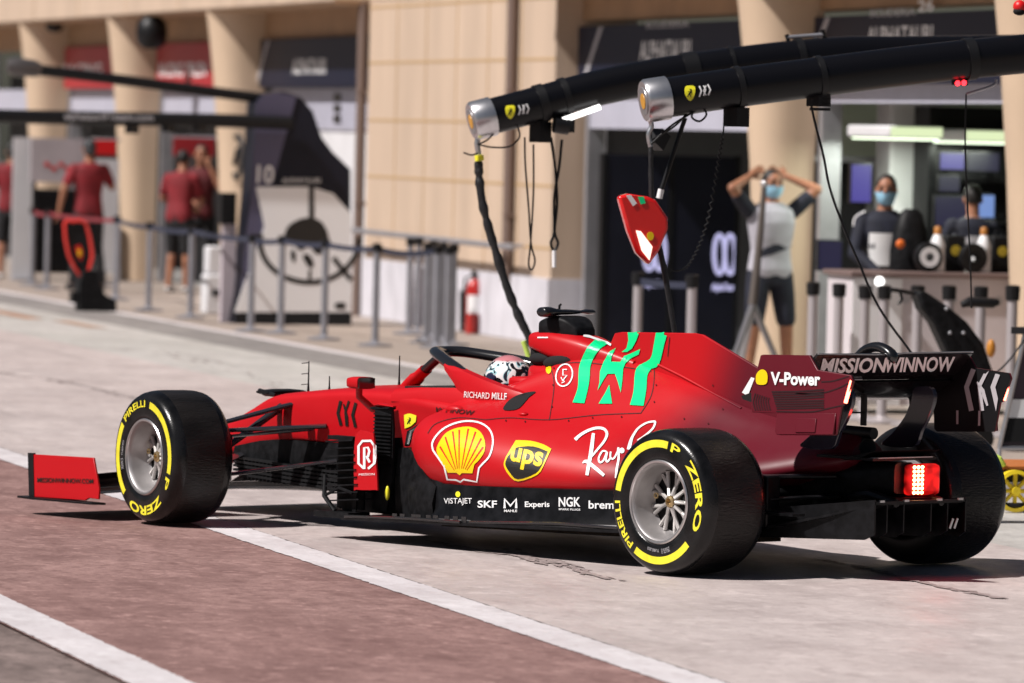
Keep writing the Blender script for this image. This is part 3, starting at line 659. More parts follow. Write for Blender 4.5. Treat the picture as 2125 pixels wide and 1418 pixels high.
m = MB(); m.tube([(-.05, 0, .585), (-.36, 0, .575)], [.06, .058], 20); m.tube([(-.1, 0, .655), (-.40, 0, .652)], .028, 14); exh = part('exhaust', m, BLACK, smooth=50)
m = MB(); m.lathe([(.05, 0), (.002, -.02)], c=(-.362, 0, .575), axis='x', n=20); obj('exhaust_bore', m, DARK, exh)
m = MB(); m.bx(-.645, -.585, -.20, .004, .378, .522); LR = glow('lamp_red_glow', (1, .012, .01), .7); LR.node_tree.nodes['Principled BSDF'].inputs['Base Color'].default_value = (.25, .006, .006, 1); n_ = LR.node_tree.nodes; tn = n_.new('ShaderNodeTexNoise'); tn.inputs['Scale'].default_value = 16; tn.inputs['Detail'].default_value = 1
tg = n_.new('ShaderNodeTexCoord'); LR.node_tree.links.new(tg.outputs['Object'], tn.inputs[0]); mg = n_.new('ShaderNodeMapRange'); mg.inputs[1].default_value = .38; mg.inputs[2].default_value = .66; mg.inputs[3].default_value = .02; mg.inputs[4].default_value = .8
LR.node_tree.links.new(tn.outputs[0], mg.inputs[0]); LR.node_tree.links.new(mg.outputs[0], n_['Principled BSDF'].inputs['Emission Strength'])
lamp = part('tail_lamp', m, LR, bevel=.02)  # lens widened past the LEDs; patchy red emission stands for their glow
m = MB()
for i in range(3):
    for j in range(7): m.ell((-.647, -.018-.026*i, .392+.0195*j), (.004, .0105, .008), 10, 6)
tl = bpy.data.lights.new('tail_lamp_light', 'POINT'); tl.energy = 1.1; tl.color = (1, .03, .02); tl.shadow_soft_size = .04
tlo = bpy.data.objects.new('tail_lamp_light', tl); COL.objects.link(tlo); tlo.parent = lamp; tlo.location = (-.74, -.10, .45)
obj('lamp_led', m, glow('led_hot', (1, .48, .20), 9), lamp)
# rear wing
zz = lambda pts: [tuple(float(q) for q in aty(u, v, .525)[[0, 2]]) for u, v in zm(1540, 700, 5.063, pts)]
epo = zz([(200, 192), (225, 183), (715, 190), (800, 345), (1150, 400), (1170, 460), (1085, 705), (1055, 720), (1000, 1020), (985, 1032), (400, 1030), (370, 1000), (365, 800), (110, 790), (100, 560), (165, 330)])
RW = []
for sgn in(1, -1):
    m = MB(); m.prism(epo, f3xz, sgn*.519, sgn*.53); e = part('rear_wing_endplate', m, RED, smooth=20, bevel=.003)
    m = MB(); m.prism(epo, f3xz, sgn*.5135, sgn*.5175); inn = obj('endplate_lining', m, BLACK, e)
    m = MB(); a = zz([(1150, 455), (1085, 690)]); m.tube([(a[0][0], sgn*.524, a[0][1]), (a[1][0], sgn*.524, a[1][1])], .0085, 8); obj('endplate_light', m, glow('strip_red', (1, .10, .06), 14), e)
    m = MB(); lp = zz([(385, 805), (1000, 800), (990, 1025), (405, 1025), (380, 990)]); m.prism(lp, lambda a, b, t: (a, t+sgn*.03*(.72-b)/.1*.5, b), sgn*.531, sgn*.541)
    q = zz([(600, 850), (810, 855), (810, 1000), (600, 1000)]); m.prism(q, lambda a, b, t: (a, t+sgn*.03*(.72-b)/.1*.5, b), sgn*.541, sgn*.547); obj('endplate_strake', m, RED, e, bevel=.004)
    RW.append((e, inn))
m = MB()
for k in range(7):
    V, F = ribbon(smooth2(zm(1540, 700, 5.063, [(140+24*k, 590+8*k), (118+26*k, 680), (140+26*k, 770)]), 4, False), 2.2); m.add([(*aty(u, v, .5315)[[0]], .5318, aty(u, v, .5315)[2]) for u, v in V], F)
for y0 in(575, 600, 625, 650, 675, 700, 725, 750):
    V, F = ribbon(zm(1540, 700, 5.063, [(310+.3*(y0-575), y0), (560, y0-2), (860, y0-22 if y0 < 660 else y0-10)]), 3.2); m.add([(float(aty(u, v, .5318)[0]), .5318, float(aty(u, v, .5318)[2])) for u, v in V], F)
for pts in([(560, 590), (800, 595), (1000, 540), (1120, 480)], [(830, 470), (960, 460), (1120, 410)], [(360, 780), (720, 785), (900, 750), (1080, 710)]):
    V, F = ribbon(smooth2(zm(1540, 700, 5.063, pts), 4, False), 2.4); m.add([(float(aty(u, v, .5318)[0]), .5318, float(aty(u, v, .5318)[2])) for u, v in V], F)
obj('endplate_louvres', m, mat('louvre_dark', (.02, .004, .006), .5), RW[0][0], smooth=0)
def foil(prof, y0, y1, n=9, drop=0):
    P = []
    for i in range(n):
        y = y0+(y1-y0)*i/(n-1); P.append([(x, y, z) for x, z in prof])
    return MB().loft(P)
WINGB = mat('wing_black', (.008, .008, .009), .24, coat=.5)
flap = part('rear_wing_flap', foil([(-.528, 1.022), (-.50, .99), (-.455, .94), (-.405, .902), (-.375, .897), (-.365, .905), (-.39, .925), (-.44, .965), (-.50, 1.012), (-.52, 1.03)], -.512, .512), WINGB, smooth=50)
main = part('rear_wing_mainplane', foil([(-.415, .892), (-.37, .862), (-.30, .825), (-.20, .795), (-.10, .79), (-.05, .80), (-.04, .815), (-.10, .832), (-.22, .845), (-.33, .872), (-.40, .90)], -.512, .512), WINGB, smooth=50)
m = MB(); m.tube([(-.53, -.512, 1.031), (-.53, -.05, 1.028), (-.53, .02, 1.022)], .004, 6); m.tube([(-.53, .08, 1.022), (-.53, .512, 1.028)], .004, 6); m.tube([(-.412, .1, .903), (-.412, .45, .903)], .003, 6); obj('wing_edge_trim', m, SILVER, flap)
m = MB(); m.tube(spline([(-.28, .06, .93), (-.38, .06, 1.03), (-.47, .06, 1.055), (-.55, .06, 1.03), (-.575, .06, .985)], 4), [.01]+[.03]*14+[.02, .008], 10, (.8, 1)); part('flap_actuator', m, WINGB, smooth=60)
for y in(.27, -.27):
    m = MB(); m.prism(smooth2([(-.20, .585), (-.40, .585), (-.45, .66), (-.50, .74), (-.53, .82), (-.50, .87), (-.40, .86), (-.38, .80), (-.34, .72), (-.26, .64)], 3), f3xz, y-.012, y+.012); part('wing_pylon', m, mat('pylon_gloss', (.02, .018, .03), .2, coat=.6), bevel=.005)
m = MB(); m.prism([(-.33, .70), (-.36, .69), (-.375, .80), (-.36, .86), (-.33, .86)], f3xz, .0, .012) if False else m.box((-.33, .0, .76), (.03, .012, .15)); m.cyl((-.33, 0, .745), (-.25, .15, .745), .004, 6); part('wing_sensor', m, BLACK)
m = MB(); m.loft([[(-.38, y, .530), (-.50, y, .545), (-.60, y, .585), (-.50, y, .565)] for y in(-.24, 0, .20)])
part('beam_wing', m, CARBON)

# ------------------------------------------------------------------ lettering and emblems on the car
bpy.context.view_layer.update()
BV = bvh_of([bodywork, chassis, fin, airbox, hoop, fair]); BS = bvh_of([fairing]); BR = bvh_of([RB]); BE = bvh_of([RW[0][0]]); BI = bvh_of([RW[1][1]]); BF = bvh_of([flap]); BX = bvh_of([EPF])
def art(name, shapes, m, parent, bvh, lift=.003, L=14):
    q = MB(); decal(q, shapes, bvh, lift, L); return obj(name, q, m, parent, smooth=0)
S4 = lambda pts: zm(620, 840, 2.951, pts)
ring = smooth2(S4([(825, 280), (820, 235), (850, 185), (900, 142), (970, 113), (1045, 103), (1115, 116), (1165, 150), (1188, 200), (1187, 260), (1167, 320), (1130, 360)]), 3, False)+S4([(1105, 388), (1092, 472), (1012, 457), (992, 472), (965, 460), (912, 457), (893, 378)])
art('scallop_emblem_outline', [ribbon(ring, 3.6, True)], DECALW, bodywork, BV)
art('scallop_emblem', [poly2(smooth2(S4([(895, 380), (855, 310), (848, 262), (885, 195), (925, 162), (985, 142), (1045, 138), (1095, 155), (1128, 190), (1143, 240), (1138, 290), (1110, 335), (1078, 366)]), 3, False)+S4([(1065, 420), (1002, 418), (988, 432), (968, 416), (915, 416)]))], YELLOW, bodywork, BV)
ribs = []
for a, b_ in(((955, 400), (868, 258)), ((965, 395), (900, 200)), ((975, 390), (945, 168)), ((985, 390), (985, 158)), ((1000, 390), (1040, 152)), ((1010, 390), (1085, 170)), ((1022, 395), (1120, 210)), ((1032, 400), (1132, 262))):
    ribs.append(ribbon(S4([a, b_]), [1.0, 3.4]))
art('scallop_emblem_ribs', ribs, REDD, bodywork, BV, .0045)
art('shield_emblem_edge', [poly2(smooth2(S4([(1330, 220), (1420, 224), (1500, 246), (1548, 274)]), 3, False)+smooth2(S4([(1500, 378), (1462, 430), (1345, 469), (1288, 430), (1257, 370), (1270, 320)]), 3, False))], YELLOW, bodywork, BV)
art('shield_emblem_field', [poly2(smooth2(S4([(1318, 280), (1345, 264), (1440, 260), (1526, 290)]), 3, False)+smooth2(S4([(1492, 372), (1452, 422), (1345, 456), (1298, 420), (1267, 365), (1284, 318)]), 3, False))], BROWN, bodywork, BV, .0045)
art('shield_lettering', [px_text('ups', S4([(1287, 382)])[0], S4([(1482, 420)])[0], 42, bold=.03)], YELLOW, bodywork, BV, .006)
S3 = lambda pts: zm(1000, 620, 3.935, pts)
gl = [poly2(smooth2(S3([(925, 338), (1022, 368), (965, 415), (918, 480), (888, 560), (882, 650), (868, 740), (838, 860)]), 4, False)+smooth2(S3([(742, 852), (783, 740), (790, 640), (797, 560), (825, 475), (865, 395)]), 4, False)),
      poly2(S3([(1195, 275), (1290, 275), (1262, 350), (1230, 408), (1190, 435), (1145, 436), (1185, 405), (1200, 340)])),
      poly2(S3([(1100, 400), (1062, 470), (1055, 520), (1130, 522), (1165, 470), (1225, 445), (1297, 412), (1285, 455), (1225, 485), (1175, 530), (1155, 575), (1148, 680), (1136, 772), (1112, 685), (1088, 618), (1028, 618), (1000, 660), (947, 755), (962, 690), (966, 600), (995, 520), (1040, 440)])),
      poly2(S3([(1042, 708), (1065, 862), (955, 862), (1008, 775)])),
      poly2(smooth2(S3([(1425, 278), (1512, 278), (1492, 380), (1450, 538), (1385, 578), (1352, 635), (1345, 740), (1322, 880)]), 3, False)+smooth2(S3([(1210, 872), (1240, 760), (1252, 605), (1290, 545), (1378, 492), (1402, 410)]), 3, False))]
for g_ in gl: art('green_mark', [g_], GREEN, bodywork, BV, .004, 8)
el = [(1171.5+17*math.cos(a), 780+23*math.sin(a)) for a in [2*math.pi*k/28 for k in range(28)]]
el = [(u+(780-v)*.12, v) for u, v in el]
art('oval_emblem', [ribbon(el, 2.6, True), ribbon([(1177, 768), (1169, 768), (1169, 780), (1177, 780), (1168, 792), (1165, 784)], 2.4), ribbon([(1168, 788), (1172, 794), (1166, 796)], 2)], DECALW, bodywork, BV, .004)
art('round_yellow_emblem', [poly2([(1139+5.5*math.cos(a), 768+9*math.sin(a)) for a in [2*math.pi*k/20 for k in range(20)]])], YELLOW, bodywork, BV, .004)
art('halo_lettering', [px_text('RICHARD MILLE', (964, 825), (1052, 830), 13, bold=.01)], DECALW, bodywork, BV, .004)
art('dark_lettering', [px_text('WINNOW', (905, 855), (985, 864), 10, bold=.02, shear=.3)], BROWN, bodywork, BV, .004)
S5 = lambda pts: zm(1200, 840, 3.5417, pts)
sc = []
for pts, wd in(([(-22, 262), (20, 225), (80, 192), (140, 176), (190, 184), (212, 218), (195, 268), (150, 325), (98, 388)], [7, 6, 5.5, 5.5, 5.5, 5.5, 5, 4.5, 3.5]), ([(112, 215), (100, 320), (84, 420), (66, 520)], [6, 8, 7.5, 6.5]), ([(35, 432), (62, 420), (120, 462), (192, 522)], [2, 7, 7, 6]),
               ([(212, 352), (180, 346), (152, 395), (160, 428), (188, 412), (214, 350), (206, 400), (214, 424), (236, 400)], 3.6), ([(240, 350), (238, 392), (262, 400), (290, 350), (296, 320), (298, 400), (286, 470), (278, 540)], [3.5, 3.5, 3.5, 3.5, 4, 4.5, 4.5, 4]),
               ([(372, 335), (384, 285), (400, 240), (440, 180), (500, 140), (558, 128), (566, 140), (545, 185), (480, 240), (436, 268), (462, 262), (470, 300)], [8, 7, 5, 4, 3.5, 4, 4, 4, 3.5, 3, 3, 3])):
    P = smooth2(S5(pts), 4, False); ww = wd if not isinstance(wd, list) else list(np.interp(np.linspace(0, 1, len(P)), np.linspace(0, 1, len(wd)), wd)); sc.append(ribbon(P, ww))
sc.append(poly2([(1291+5.2*math.cos(a), 936.5+5.8*math.sin(a)) for a in [2*math.pi*k/16 for k in range(16)]]))
art('script_lettering', sc, DECALW, bodywork, BV, .004)
S2 = lambda pts: zm(600, 620, 3.935, pts)
art('black_mark', [ribbon(S2([(425, 835), (402, 935), (428, 1035)]), 6), ribbon(S2([(548, 850), (522, 950), (546, 1050)]), 6), ribbon(S2([(492, 835), (462, 925), (470, 1040)]), [4, 4, 3]), ribbon(S2([(448, 860), (476, 960), (480, 1040)]), [3, 4, 4])], BROWN, chassis, BV, .004)
sh = smooth2(S2([(945, 950), (990, 938), (1046, 955)]), 3, False)+smooth2(S2([(1040, 1005), (1000, 1040), (950, 1060)]), 3, False)
art('yellow_shield', [poly2(sh)], LEMON, chassis, BV, .005)
hs = lambda cx, cy, k: [ribbon([(cx-2.6*k, cy+4*k), (cx-1*k, cy+1*k), (cx+1.2*k, cy-1*k), (cx+1.6*k, cy-4*k), (cx-.4*k, cy-4.6*k)], [1*k, 1.5*k, 2.2*k, 1.8*k, 1*k]), ribbon([(cx-.5*k, cy+.5*k), (cx+1.2*k, cy+4*k)], [1.6*k, .8*k]), ribbon([(cx+.4*k, cy-1.5*k), (cx-2.2*k, cy-2.2*k)], [1*k, .6*k])]
art('shield_horse', hs(851, 874, 1.5), BROWN, chassis, BV, .0065)
for s_, a, b_, h in(('VISTAJET', (922, 1049), (980, 1049), 15), ('SKF', (992, 1054), (1032, 1054), 15), ('Experis', (1090, 1056), (1141, 1056), 15), ('NGK', (1160, 1052), (1205, 1052), 20), ('brembo', (1222, 1056), (1302, 1057), 17), ('SPARK PLUGS', (1160, 1059), (1205, 1060), 4), ('MAHLE', (1047, 1063), (1074, 1063), 5)):
    art('sponsor_lettering', [px_text(s_, a, b_, h, bold=.02 if s_ != 'VISTAJET' else 0)], DECALW, fairing, BS, .003)
art('sponsor_lettering', [ribbon([(1048, 1055), (1048, 1036), (1060, 1050), (1072, 1036), (1072, 1055)], 5)], DECALW, fairing, BS, .003)
art('yellow_dot', [poly2([(951+5*math.cos(a), 1026+6*math.sin(a)) for a in [2*math.pi*k/14 for k in range(14)]])], LEMON, fairing, BS, .003)
S6 = lambda pts: zm(480, 780, 4.726, pts)
art('panel_emblem', [ribbon(S6([(1300, 905), (1252, 860), (1252, 690), (1290, 640), (1372, 638), (1408, 690), (1405, 860), (1345, 912)]), 5), ribbon(S6([(1308, 915), (1308, 705), (1345, 705), (1358, 740), (1345, 790), (1325, 800)]), 5), ribbon(S6([(1335, 800), (1362, 850)]), 5), px_text('MISSION', S6([(1255, 980)])[0], S6([(1410, 975)])[0], 4.5)], DECALW, RB, BR, .003)
art('endplate_lettering', [px_text('V-Power', (1600, 799), (1703, 801), 27, bold=.035)], DECALW, RW[0][0], BE, .004)
art('endplate_scallop_emblem', [poly2(smooth2([(1572, 797), (1570, 780), (1576, 770), (1583, 767), (1590, 770), (1594, 780), (1591, 797)], 3))], YELLOW, RW[0][0], BE, .004)
S7 = lambda pts: zm(1500, 680, 2.835, pts)
for g_ in [ribbon(S7([(1478, 245), (1437, 350), (1466, 490)]), 10), ribbon(S7([(1630, 250), (1592, 350), (1624, 490)]), 10), ribbon(S7([(1560, 250), (1512, 345), (1528, 490)]), [7, 8, 9]), ribbon(S7([(1498, 320), (1530, 370), (1560, 460)]), [4, 9, 4]), ribbon(S7([(1383, 488), (1383, 568)]), 4.5), ribbon(S7([(1513, 490), (1511, 578)]), 4.5)]: art('endplate_chevron', [g_], GREYD, RW[1][1], BI, .004)
art('wing_lettering', [px_text('MISSION', (1700, 774), (1842, 772), 31, bold=.03, shear=.28), px_text('WINNOW', (1838, 772), (1982, 770), 31, bold=.03, shear=.28)], DECALW, flap, BF, .004)
art('endplate_small_lettering', [px_text('MISSIONWINNOW.COM', (78, 1001), (194, 1004), 10, bold=.02)], BROWN, EPF, BX, .003)
art('cooling_slot', [poly2(smooth2([(1044, 850), (1058, 831), (1080, 819), (1112, 814), (1098, 826), (1078, 848), (1058, 853)], 3))], DARK, bodywork, BV, .004)
art('airbox_lettering', [ribbon([(1116, 701), (1138, 701)], 2.4)], DECALW, airbox, BV, .003)
art('airbox_flash', [poly2([(1211, 696), (1222, 697), (1270, 714), (1268, 718), (1225, 703), (1210, 700)])], DECALW, airbox, BV, .004)
SEAM = mat('panel_gap', (.05, .004, .006), .7)
art('panel_gap', [ribbon(smooth2(q, 6, False), 1.5) for q in ([(1142, 758), (1205, 753), (1290, 762), (1352, 772)], [(1008, 872), (1060, 868), (1140, 872), (1240, 862), (1330, 858)], [(1330, 858), (1352, 820), (1358, 772), (1352, 748)], [(1142, 758), (1150, 800), (1140, 872)], [(1390, 700), (1386, 740)], [(888, 900), (905, 880), (950, 868), (1008, 872)])], SEAM, bodywork, BV, .0022, 10)
fast = []
for q in ([(1150, 765), (1148, 800), (1146, 845)], [(1050, 874), (1090, 876), (1180, 874), (1230, 868), (1290, 866)], [(1362, 800), (1358, 835)], [(1480, 800), (1500, 850), (1470, 880), (1420, 870)]):
    fast += [poly2([(u+1.6*math.cos(a), v+1.9*math.sin(a)) for a in [2*math.pi*k/8 for k in range(8)]]) for u, v in q]
art('body_fasteners', fast, mat('fastener_dark', (.10, .02, .02), .3, .5), bodywork, BV, .003)
def on_body(u, v, lift=0.):
    o, d = ray(u, v); d = Vector(d).normalized(); h = BV.ray_cast(Vector(o), d); return (h[0]-d*lift) if h[0] else None
m = MB(); P = [on_body(u, v, .001) for u, v in smooth2([(1366, 757), (1420, 784), (1480, 817), (1538, 848)], 5, False)]; m.tube([p for p in P if p], .006, 8); obj('body_crease', m, RED, bodywork, smooth=60)
for (u, v), r_ in(((944, 850), (.06, .03, .022)), ((1086, 860), (.03, .02, .012))):
    p = on_body(u, v)
    if p: m = MB(); m.ell(p, r_); obj('body_blister', m, RED, bodywork, smooth=60)
art('fin_tag', [poly2([(1560, 783), (1567, 785), (1553, 822), (1541, 815)])], DECALW, fin, BV, .004)

# ------------------------------------------------------------------ pit building (local axes: x along the lane = s, y towards the lane = t)
def bobj(name, mb, m, parent=None, **k): return obj(name, mb, m, parent, **k)
def placed(name, label, cat, s, t, z=0., rot=0., group=None): return thing(name, label, cat, B(s, t, z), PAZ+rot, group)
PB = thing('pit_building', 'cream clad pit building with leaning columns and open garages along the lane', 'building', (0, 0, 0), PAZ)
PIER0, PIER1 = 28.95, 36.65
for s0, s1, tf in((8, PIER0-.05, -6.1), (PIER0-.05, PIER1+.05, -6.5), (PIER1+.05, 80, -6.1)): m = MB(); m.bx(s0, s1, -7.2, tf, 3.36, 5.6); bobj('fascia', m, CREAM, PB, smooth=0, bevel=.02)
m = MB()
for s_ in np.arange(38.5, 80, 3.25): m.bx(s_-.01, s_+.01, -6.11, -6.097, 3.37, 5.6)
for z in(3.75, 4.3): m.bx(PIER1+.1, 80, -6.11, -6.096, z-.008, z+.008)
bobj('fascia_joints', m, JOINT, PB, smooth=0)
m = MB(); m.bx(PIER0, PIER1, -7.3, -6.5, .62, 3.36); bobj('wall_pier', m, CREAM, PB, smooth=0)
m = MB()
for z in(.905, 1.5, 2.1, 2.71, 3.3): m.bx(PIER0, PIER1, -6.51, -6.496, z-.012, z+.012)
for s_ in np.linspace(PIER0, PIER1, 7)[1:-1]: m.bx(s_-.012, s_+.012, -6.51, -6.495, .62, 3.36)
bobj('cladding_joints', m, JOINT, PB, smooth=0)
m = MB(); m.bx(PIER0-.01, PIER1+.01, -7.3, -6.47, 0, .62); bobj('skirting', m, SKIRT, PB, smooth=0)
for s_, zz_ in((36.72, 0.), (30.38, .55)):
    m = MB(); m.cyl((s_, -6.44, zz_), (s_, -6.44, 3.36), .055, 12)
    for z in(1.2, 2.4): m.bx(s_-.07, s_+.07, -6.5, -6.40, z-.02, z+.02)
    bobj('drainpipe', m, mat('drainpipe_brown', (.17, .12, .10), .5), PB)
m = MB(); m.cyl((PIER1, -6.30, .92), (29.6, -6.30, .90), .03, 10)
for s_ in(36, 33, 30): m.cyl((s_, -6.5, .91), (s_, -6.30, .91), .02, 8)
bobj('wall_rail', m, ALU, PB)
# bays between columns: (s0, s1)
COLS = [62.6, 56.0, 49.6, 43.4, 21.8, 15.3]
m = MB(); m.bx(8, PIER0, -7.2, -6.76, 3.08, 3.359); m.bx(PIER1, 80, -7.2, -6.76, 3.02, 3.359); bobj('lintel', m, CREAM_SHADE, PB, smooth=0)
m = MB(); m.bx(8, PIER0-.02, -6.755, -6.13, 3.335, 3.358); m.bx(PIER1+.02, 80, -6.755, -6.13, 3.335, 3.358); bobj('soffit', m, CREAM_SHADE, PB, smooth=0)
for c in COLS:
    # columns lean outwards: the lane side grows with height
    rows = []
    for z, h_, tb, tf in((0, .24, -6.76, -6.36), (.9, .25, -6.76, -6.34), (1.8, .27, -6.76, -6.29), (2.6, .30, -6.78, -6.22), (3.1, .33, -6.80, -6.16), (3.357, .35, -6.80, -6.12)):
        r = []
        for k in range(20):
            a = math.pi*k/19; r.append((c+h_*math.cos(a)*1.0, -6.60+(tf+6.60)*math.sin(a)**.8, z))
        rows.append(r+[(c-h_, tb, z), (c+h_, tb, z)])
    bobj('column', MB().loft(rows), CREAMC, PB, smooth=50)
# jambs, garage shells
for s0, s1, z0, z1 in((56.4, 62.3, 2.0, 2.45), (50.0, 55.7, 2.02, 2.45), (43.8, 49.3, 2.0, 2.45), (22.2, 28.85, 2.06, 2.5), (15.7, 21.5, 2.31, 2.52), (9, 15.0, 2.31, 2.52)):
    m = MB(); m.bx(s1-.10, s1, -6.95, -6.78, 0, 3.02); bobj('door_jamb', m, ALU, PB)
    m = MB(); m.bx(s0, s1-.101, -6.92, -6.80, z0, z1); bobj('shutter_box', m, SHUT, PB)
m = MB(); m.bx(8, 63, -12, -6.9, -.002, .004); bobj('garage_floor_slab', m, FLOORI, PB, smooth=0)
m = MB(); m.bx(8, 63, -12, -7.21, 2.66, 2.74); bobj('garage_ceiling', m, GREENI, PB, smooth=0)
m = MB(); m.bx(8, 63, -12.1, -12, 0, 2.8); bobj('garage_back_wall', m, WALLI, PB, smooth=0)
for s_, t0 in((62.7, -7.2), (56.4, -7.2), (49.4, -7.2), (43.4, -7.2), (28.93, -7.0), (23.2, -7.4)):
    m = MB(); m.bx(s_-.05, s_+.05, -12, t0, 0, 2.66); bobj('partition', m, WALLI if s_ > 25 else GREENI, PB, smooth=0)
# shutter of the closed bay
m = MB(); m.bx(36.7, 43.0, -6.89, -6.84, 1.98, 2.45)
for k in range(6): m.bx(36.7, 43.0, -6.85, -6.83, 2.02+.07*k, 2.045+.07*k)
bobj('roller_shutter', m, SHUT, PB, smooth=0)
m = MB(); m.bx(36.7, 43.0, -6.94, -6.86, 0, 1.98); bobj('white_shutter_screen', m, WHITEI, PB, smooth=0)
a = att(700, 225, -6.83); m = MB()
for k in range(3): m.box((a[0], -6.826, a[2]-.12+.12*k), (.32, .01, .08))
bobj('shutter_lettering', m, BROWN, PB, smooth=0)

# fluorescent light fittings on the garage ceiling
for k, (u0, u1, v) in enumerate(((1800, 1915, 275), (1955, 2075, 283))):
    a = ats(u0, v, 20.5 if k < 2 else 25.8); b_ = ats(u1, v, 20.5 if k < 2 else 25.8)
    t = thing('ceiling_light', ('pale green-white light panel in front of the white interior pillar', 'pale light panel above the garage screens', 'light strip above the dark navy partition')[k], 'ceiling light', B(20.5 if k < 2 else 25.8, (a[1]+b_[1])/2, a[2]+.06), PAZ, 'garage ceiling lights')
    w_ = abs(a[1]-b_[1]); m = MB(); m.bx(-.55, .55, -w_/2, w_/2, -.10, .0); obj('housing', m, WHITEI, t, bevel=.02)
    m = MB(); m.bx(-.5, .5, -w_/2+.03, w_/2-.03, -.115, -.101); obj('diffuser', m, glow('light_panel', (.86, 1, .74), 2.2), t) if k != 1 else obj('diffuser', m, MATS['light_panel'], t)
    al = bpy.data.lights.new('ceiling_lamp_light', 'AREA'); al.shape = 'RECTANGLE'; al.size = 1.0; al.size_y = max(.2, w_-.06); al.energy = 20; al.color = (.93, 1, .86)
    alo = bpy.data.objects.new('ceiling_lamp_light', al); COL.objects.link(alo); alo.parent = t; alo.location = (0, 0, -.13)
    m = MB(); m.bx(-.565, -.551, -w_/2+.02, w_/2-.02, -.09, -.01); obj('front_lens', m, glow('light_front', (.80, .92, .55), .85) if k < 2 else glow('light_front_dim', (.6, .75, .55), .35), t)

# ------------------------------------------------------------------ signs above the bays
def sign_board(s0, s1, mb_m, label, lines, z0=2.46, z1=3.02, stripe=None, name='sign_board'):
    sg = thing(name, label, 'sign', B((s0+s1)/2, -6.74, 0), PAZ, 'header signs over the garages')
    h = (s1-s0)/2; m = MB(); m.bx(-h, h, -.03, .05, z0, z1); obj('panel', m, mb_m, sg, bevel=.005)
    for tx, x0, x1, zb, zt, mm in lines:                      # x runs from far (left in view) to near
        q = MB(); text_on(q, tx, lambda a, b: (x0+(x1-x0)*a, .053, zb+(zt-zb)*b), 1, 1, bold=.02); obj('lettering', q, mm, sg, smooth=0)
    if stripe is not None:
        q = MB(); q.add([(stripe, .052, z0+.01), (stripe-.13, .052, z0+.01), (stripe-.75, .052, z1-.01), (stripe-.62, .052, z1-.01)], [(0, 1, 2, 3)]); obj('diagonal_stripe', q, GREYD, sg, smooth=0)
    return sg
def sx(u, v=100, mid=0): return att(u, v, -6.687)[0]-mid
def mk(s0, s1, items):
    md = (s0+s1)/2; return [(tx, sx(u0, v0, md), sx(u1, v0, md), att((u0+u1)/2, v1, -6.687)[2], att((u0+u1)/2, v0, -6.687)[2], mm) for tx, u0, u1, v0, v1, mm in items]
sign_board(22.2, 28.85, NAVYS, 'navy header sign with white lettering over the dark partition bay', mk(22.2, 28.85, [('ALPHATAURI', 1328, 1434, 84, 126, DECALW), ('SCUDERIA', 1340, 1430, 44, 58, GREYD)]), stripe=sx(1205, 148, 25.52))
sign_board(15.7, 21.4, NAVYS, 'navy header sign with white lettering over the bay with screens', mk(15.7, 21.4, [('ALPHATAURI', 1800, 1936, 54, 90, DECALW), ('SCUDERIA', 1805, 1900, 18, 34, GREYD), ('26', 1905, 1938, 0, 24, DECALW)]), stripe=sx(1665, 80, 18.55))
sign_board(36.9, 43.0, NAVYS, 'navy header sign over the closed grey shutter', mk(36.9, 43.0, [('ALPHATAURI', 607, 676, 122, 154, DECALW)]), stripe=sx(528, 190, 39.95))
sign_board(43.8, 49.2, SIGNRED, 'red header sign with white lettering beside the leaning column nearest the navy one', mk(43.8, 49.2, [('RACING ORLEN', 330, 428, 130, 160, DECALW)]))
sign_board(50.0, 55.6, SIGNRED, 'dark red header sign with white lettering over the bay of the white service panel', mk(50.0, 55.6, [('RACING', 130, 212, 132, 160, DECALW)]))

# ------------------------------------------------------------------ things hanging from the building
t = placed('loudspeaker', 'black loudspeaker hung under the cream fascia', 'loudspeaker', *att(315, 68, -6.2)[:2], att(315, 68, -6.2)[2])
m = MB(); m.tube([(0, 0, .20), (0, 0, .13), (0, .0, .0), (0, 0, -.13), (0, 0, -.2)], [.10, .18, .20, .18, .10], 12); obj('cabinet', m, BLACK, t, smooth=40)
m = MB(); m.cyl((0, 0, .18), (0, -.1, .30), .03, 8); obj('bracket', m, BLACK, t)
t = placed('camera_housing', 'small black camera under the fascia at the far end', 'camera', *att(112, 55, -6.4)[:2], att(112, 55, -6.4)[2])
m = MB(); m.ell((0, 0, 0), (.12, .12, .085)); obj('dome', m, BLACK, t); m = MB(); m.cyl((.1, 0, .03), (.5, -.2, .0), .03, 8); obj('arm', m, BLACK, t)

# ------------------------------------------------------------------ barrier posts with retractable belts
def make_post(label, s, t, h=.95, r=.033, group='barrier posts'):
    o = thing('barrier_post', label, 'barrier post', B(s, t, 0), PAZ, group)
    m = MB(); m.lathe([(.002, .0), (.16, 0), (.16, .015), (.05, .035), (r, .05), (r, h-.08)], axis='z', n=20); obj('pole', m, POST, o, smooth=40)
    m = MB(); m.lathe([(r, h-.08), (r+.012, h-.075), (r+.012, h-.005), (r-.01, h), (.002, h)], axis='z', n=16); obj('belt_head', m, BLACK, o, smooth=40); return o
pl = [(66, 592), (97, 600), (240, 622), (308, 645), (395, 660), (520, 688), (582, 692), (672, 705), (778, 718)]
names = ['far pair, the left one', 'far pair, the right one', 'just right of the red signal board', 'between the red signal board and the cream column', 'below the two red-shirted crew at the column',
         'at the left edge of the white tower panel', 'left of the round emblem on the tower', 'right of the round emblem on the tower', 'right of the tower in front of the cream wall']
P0 = None; posts = []
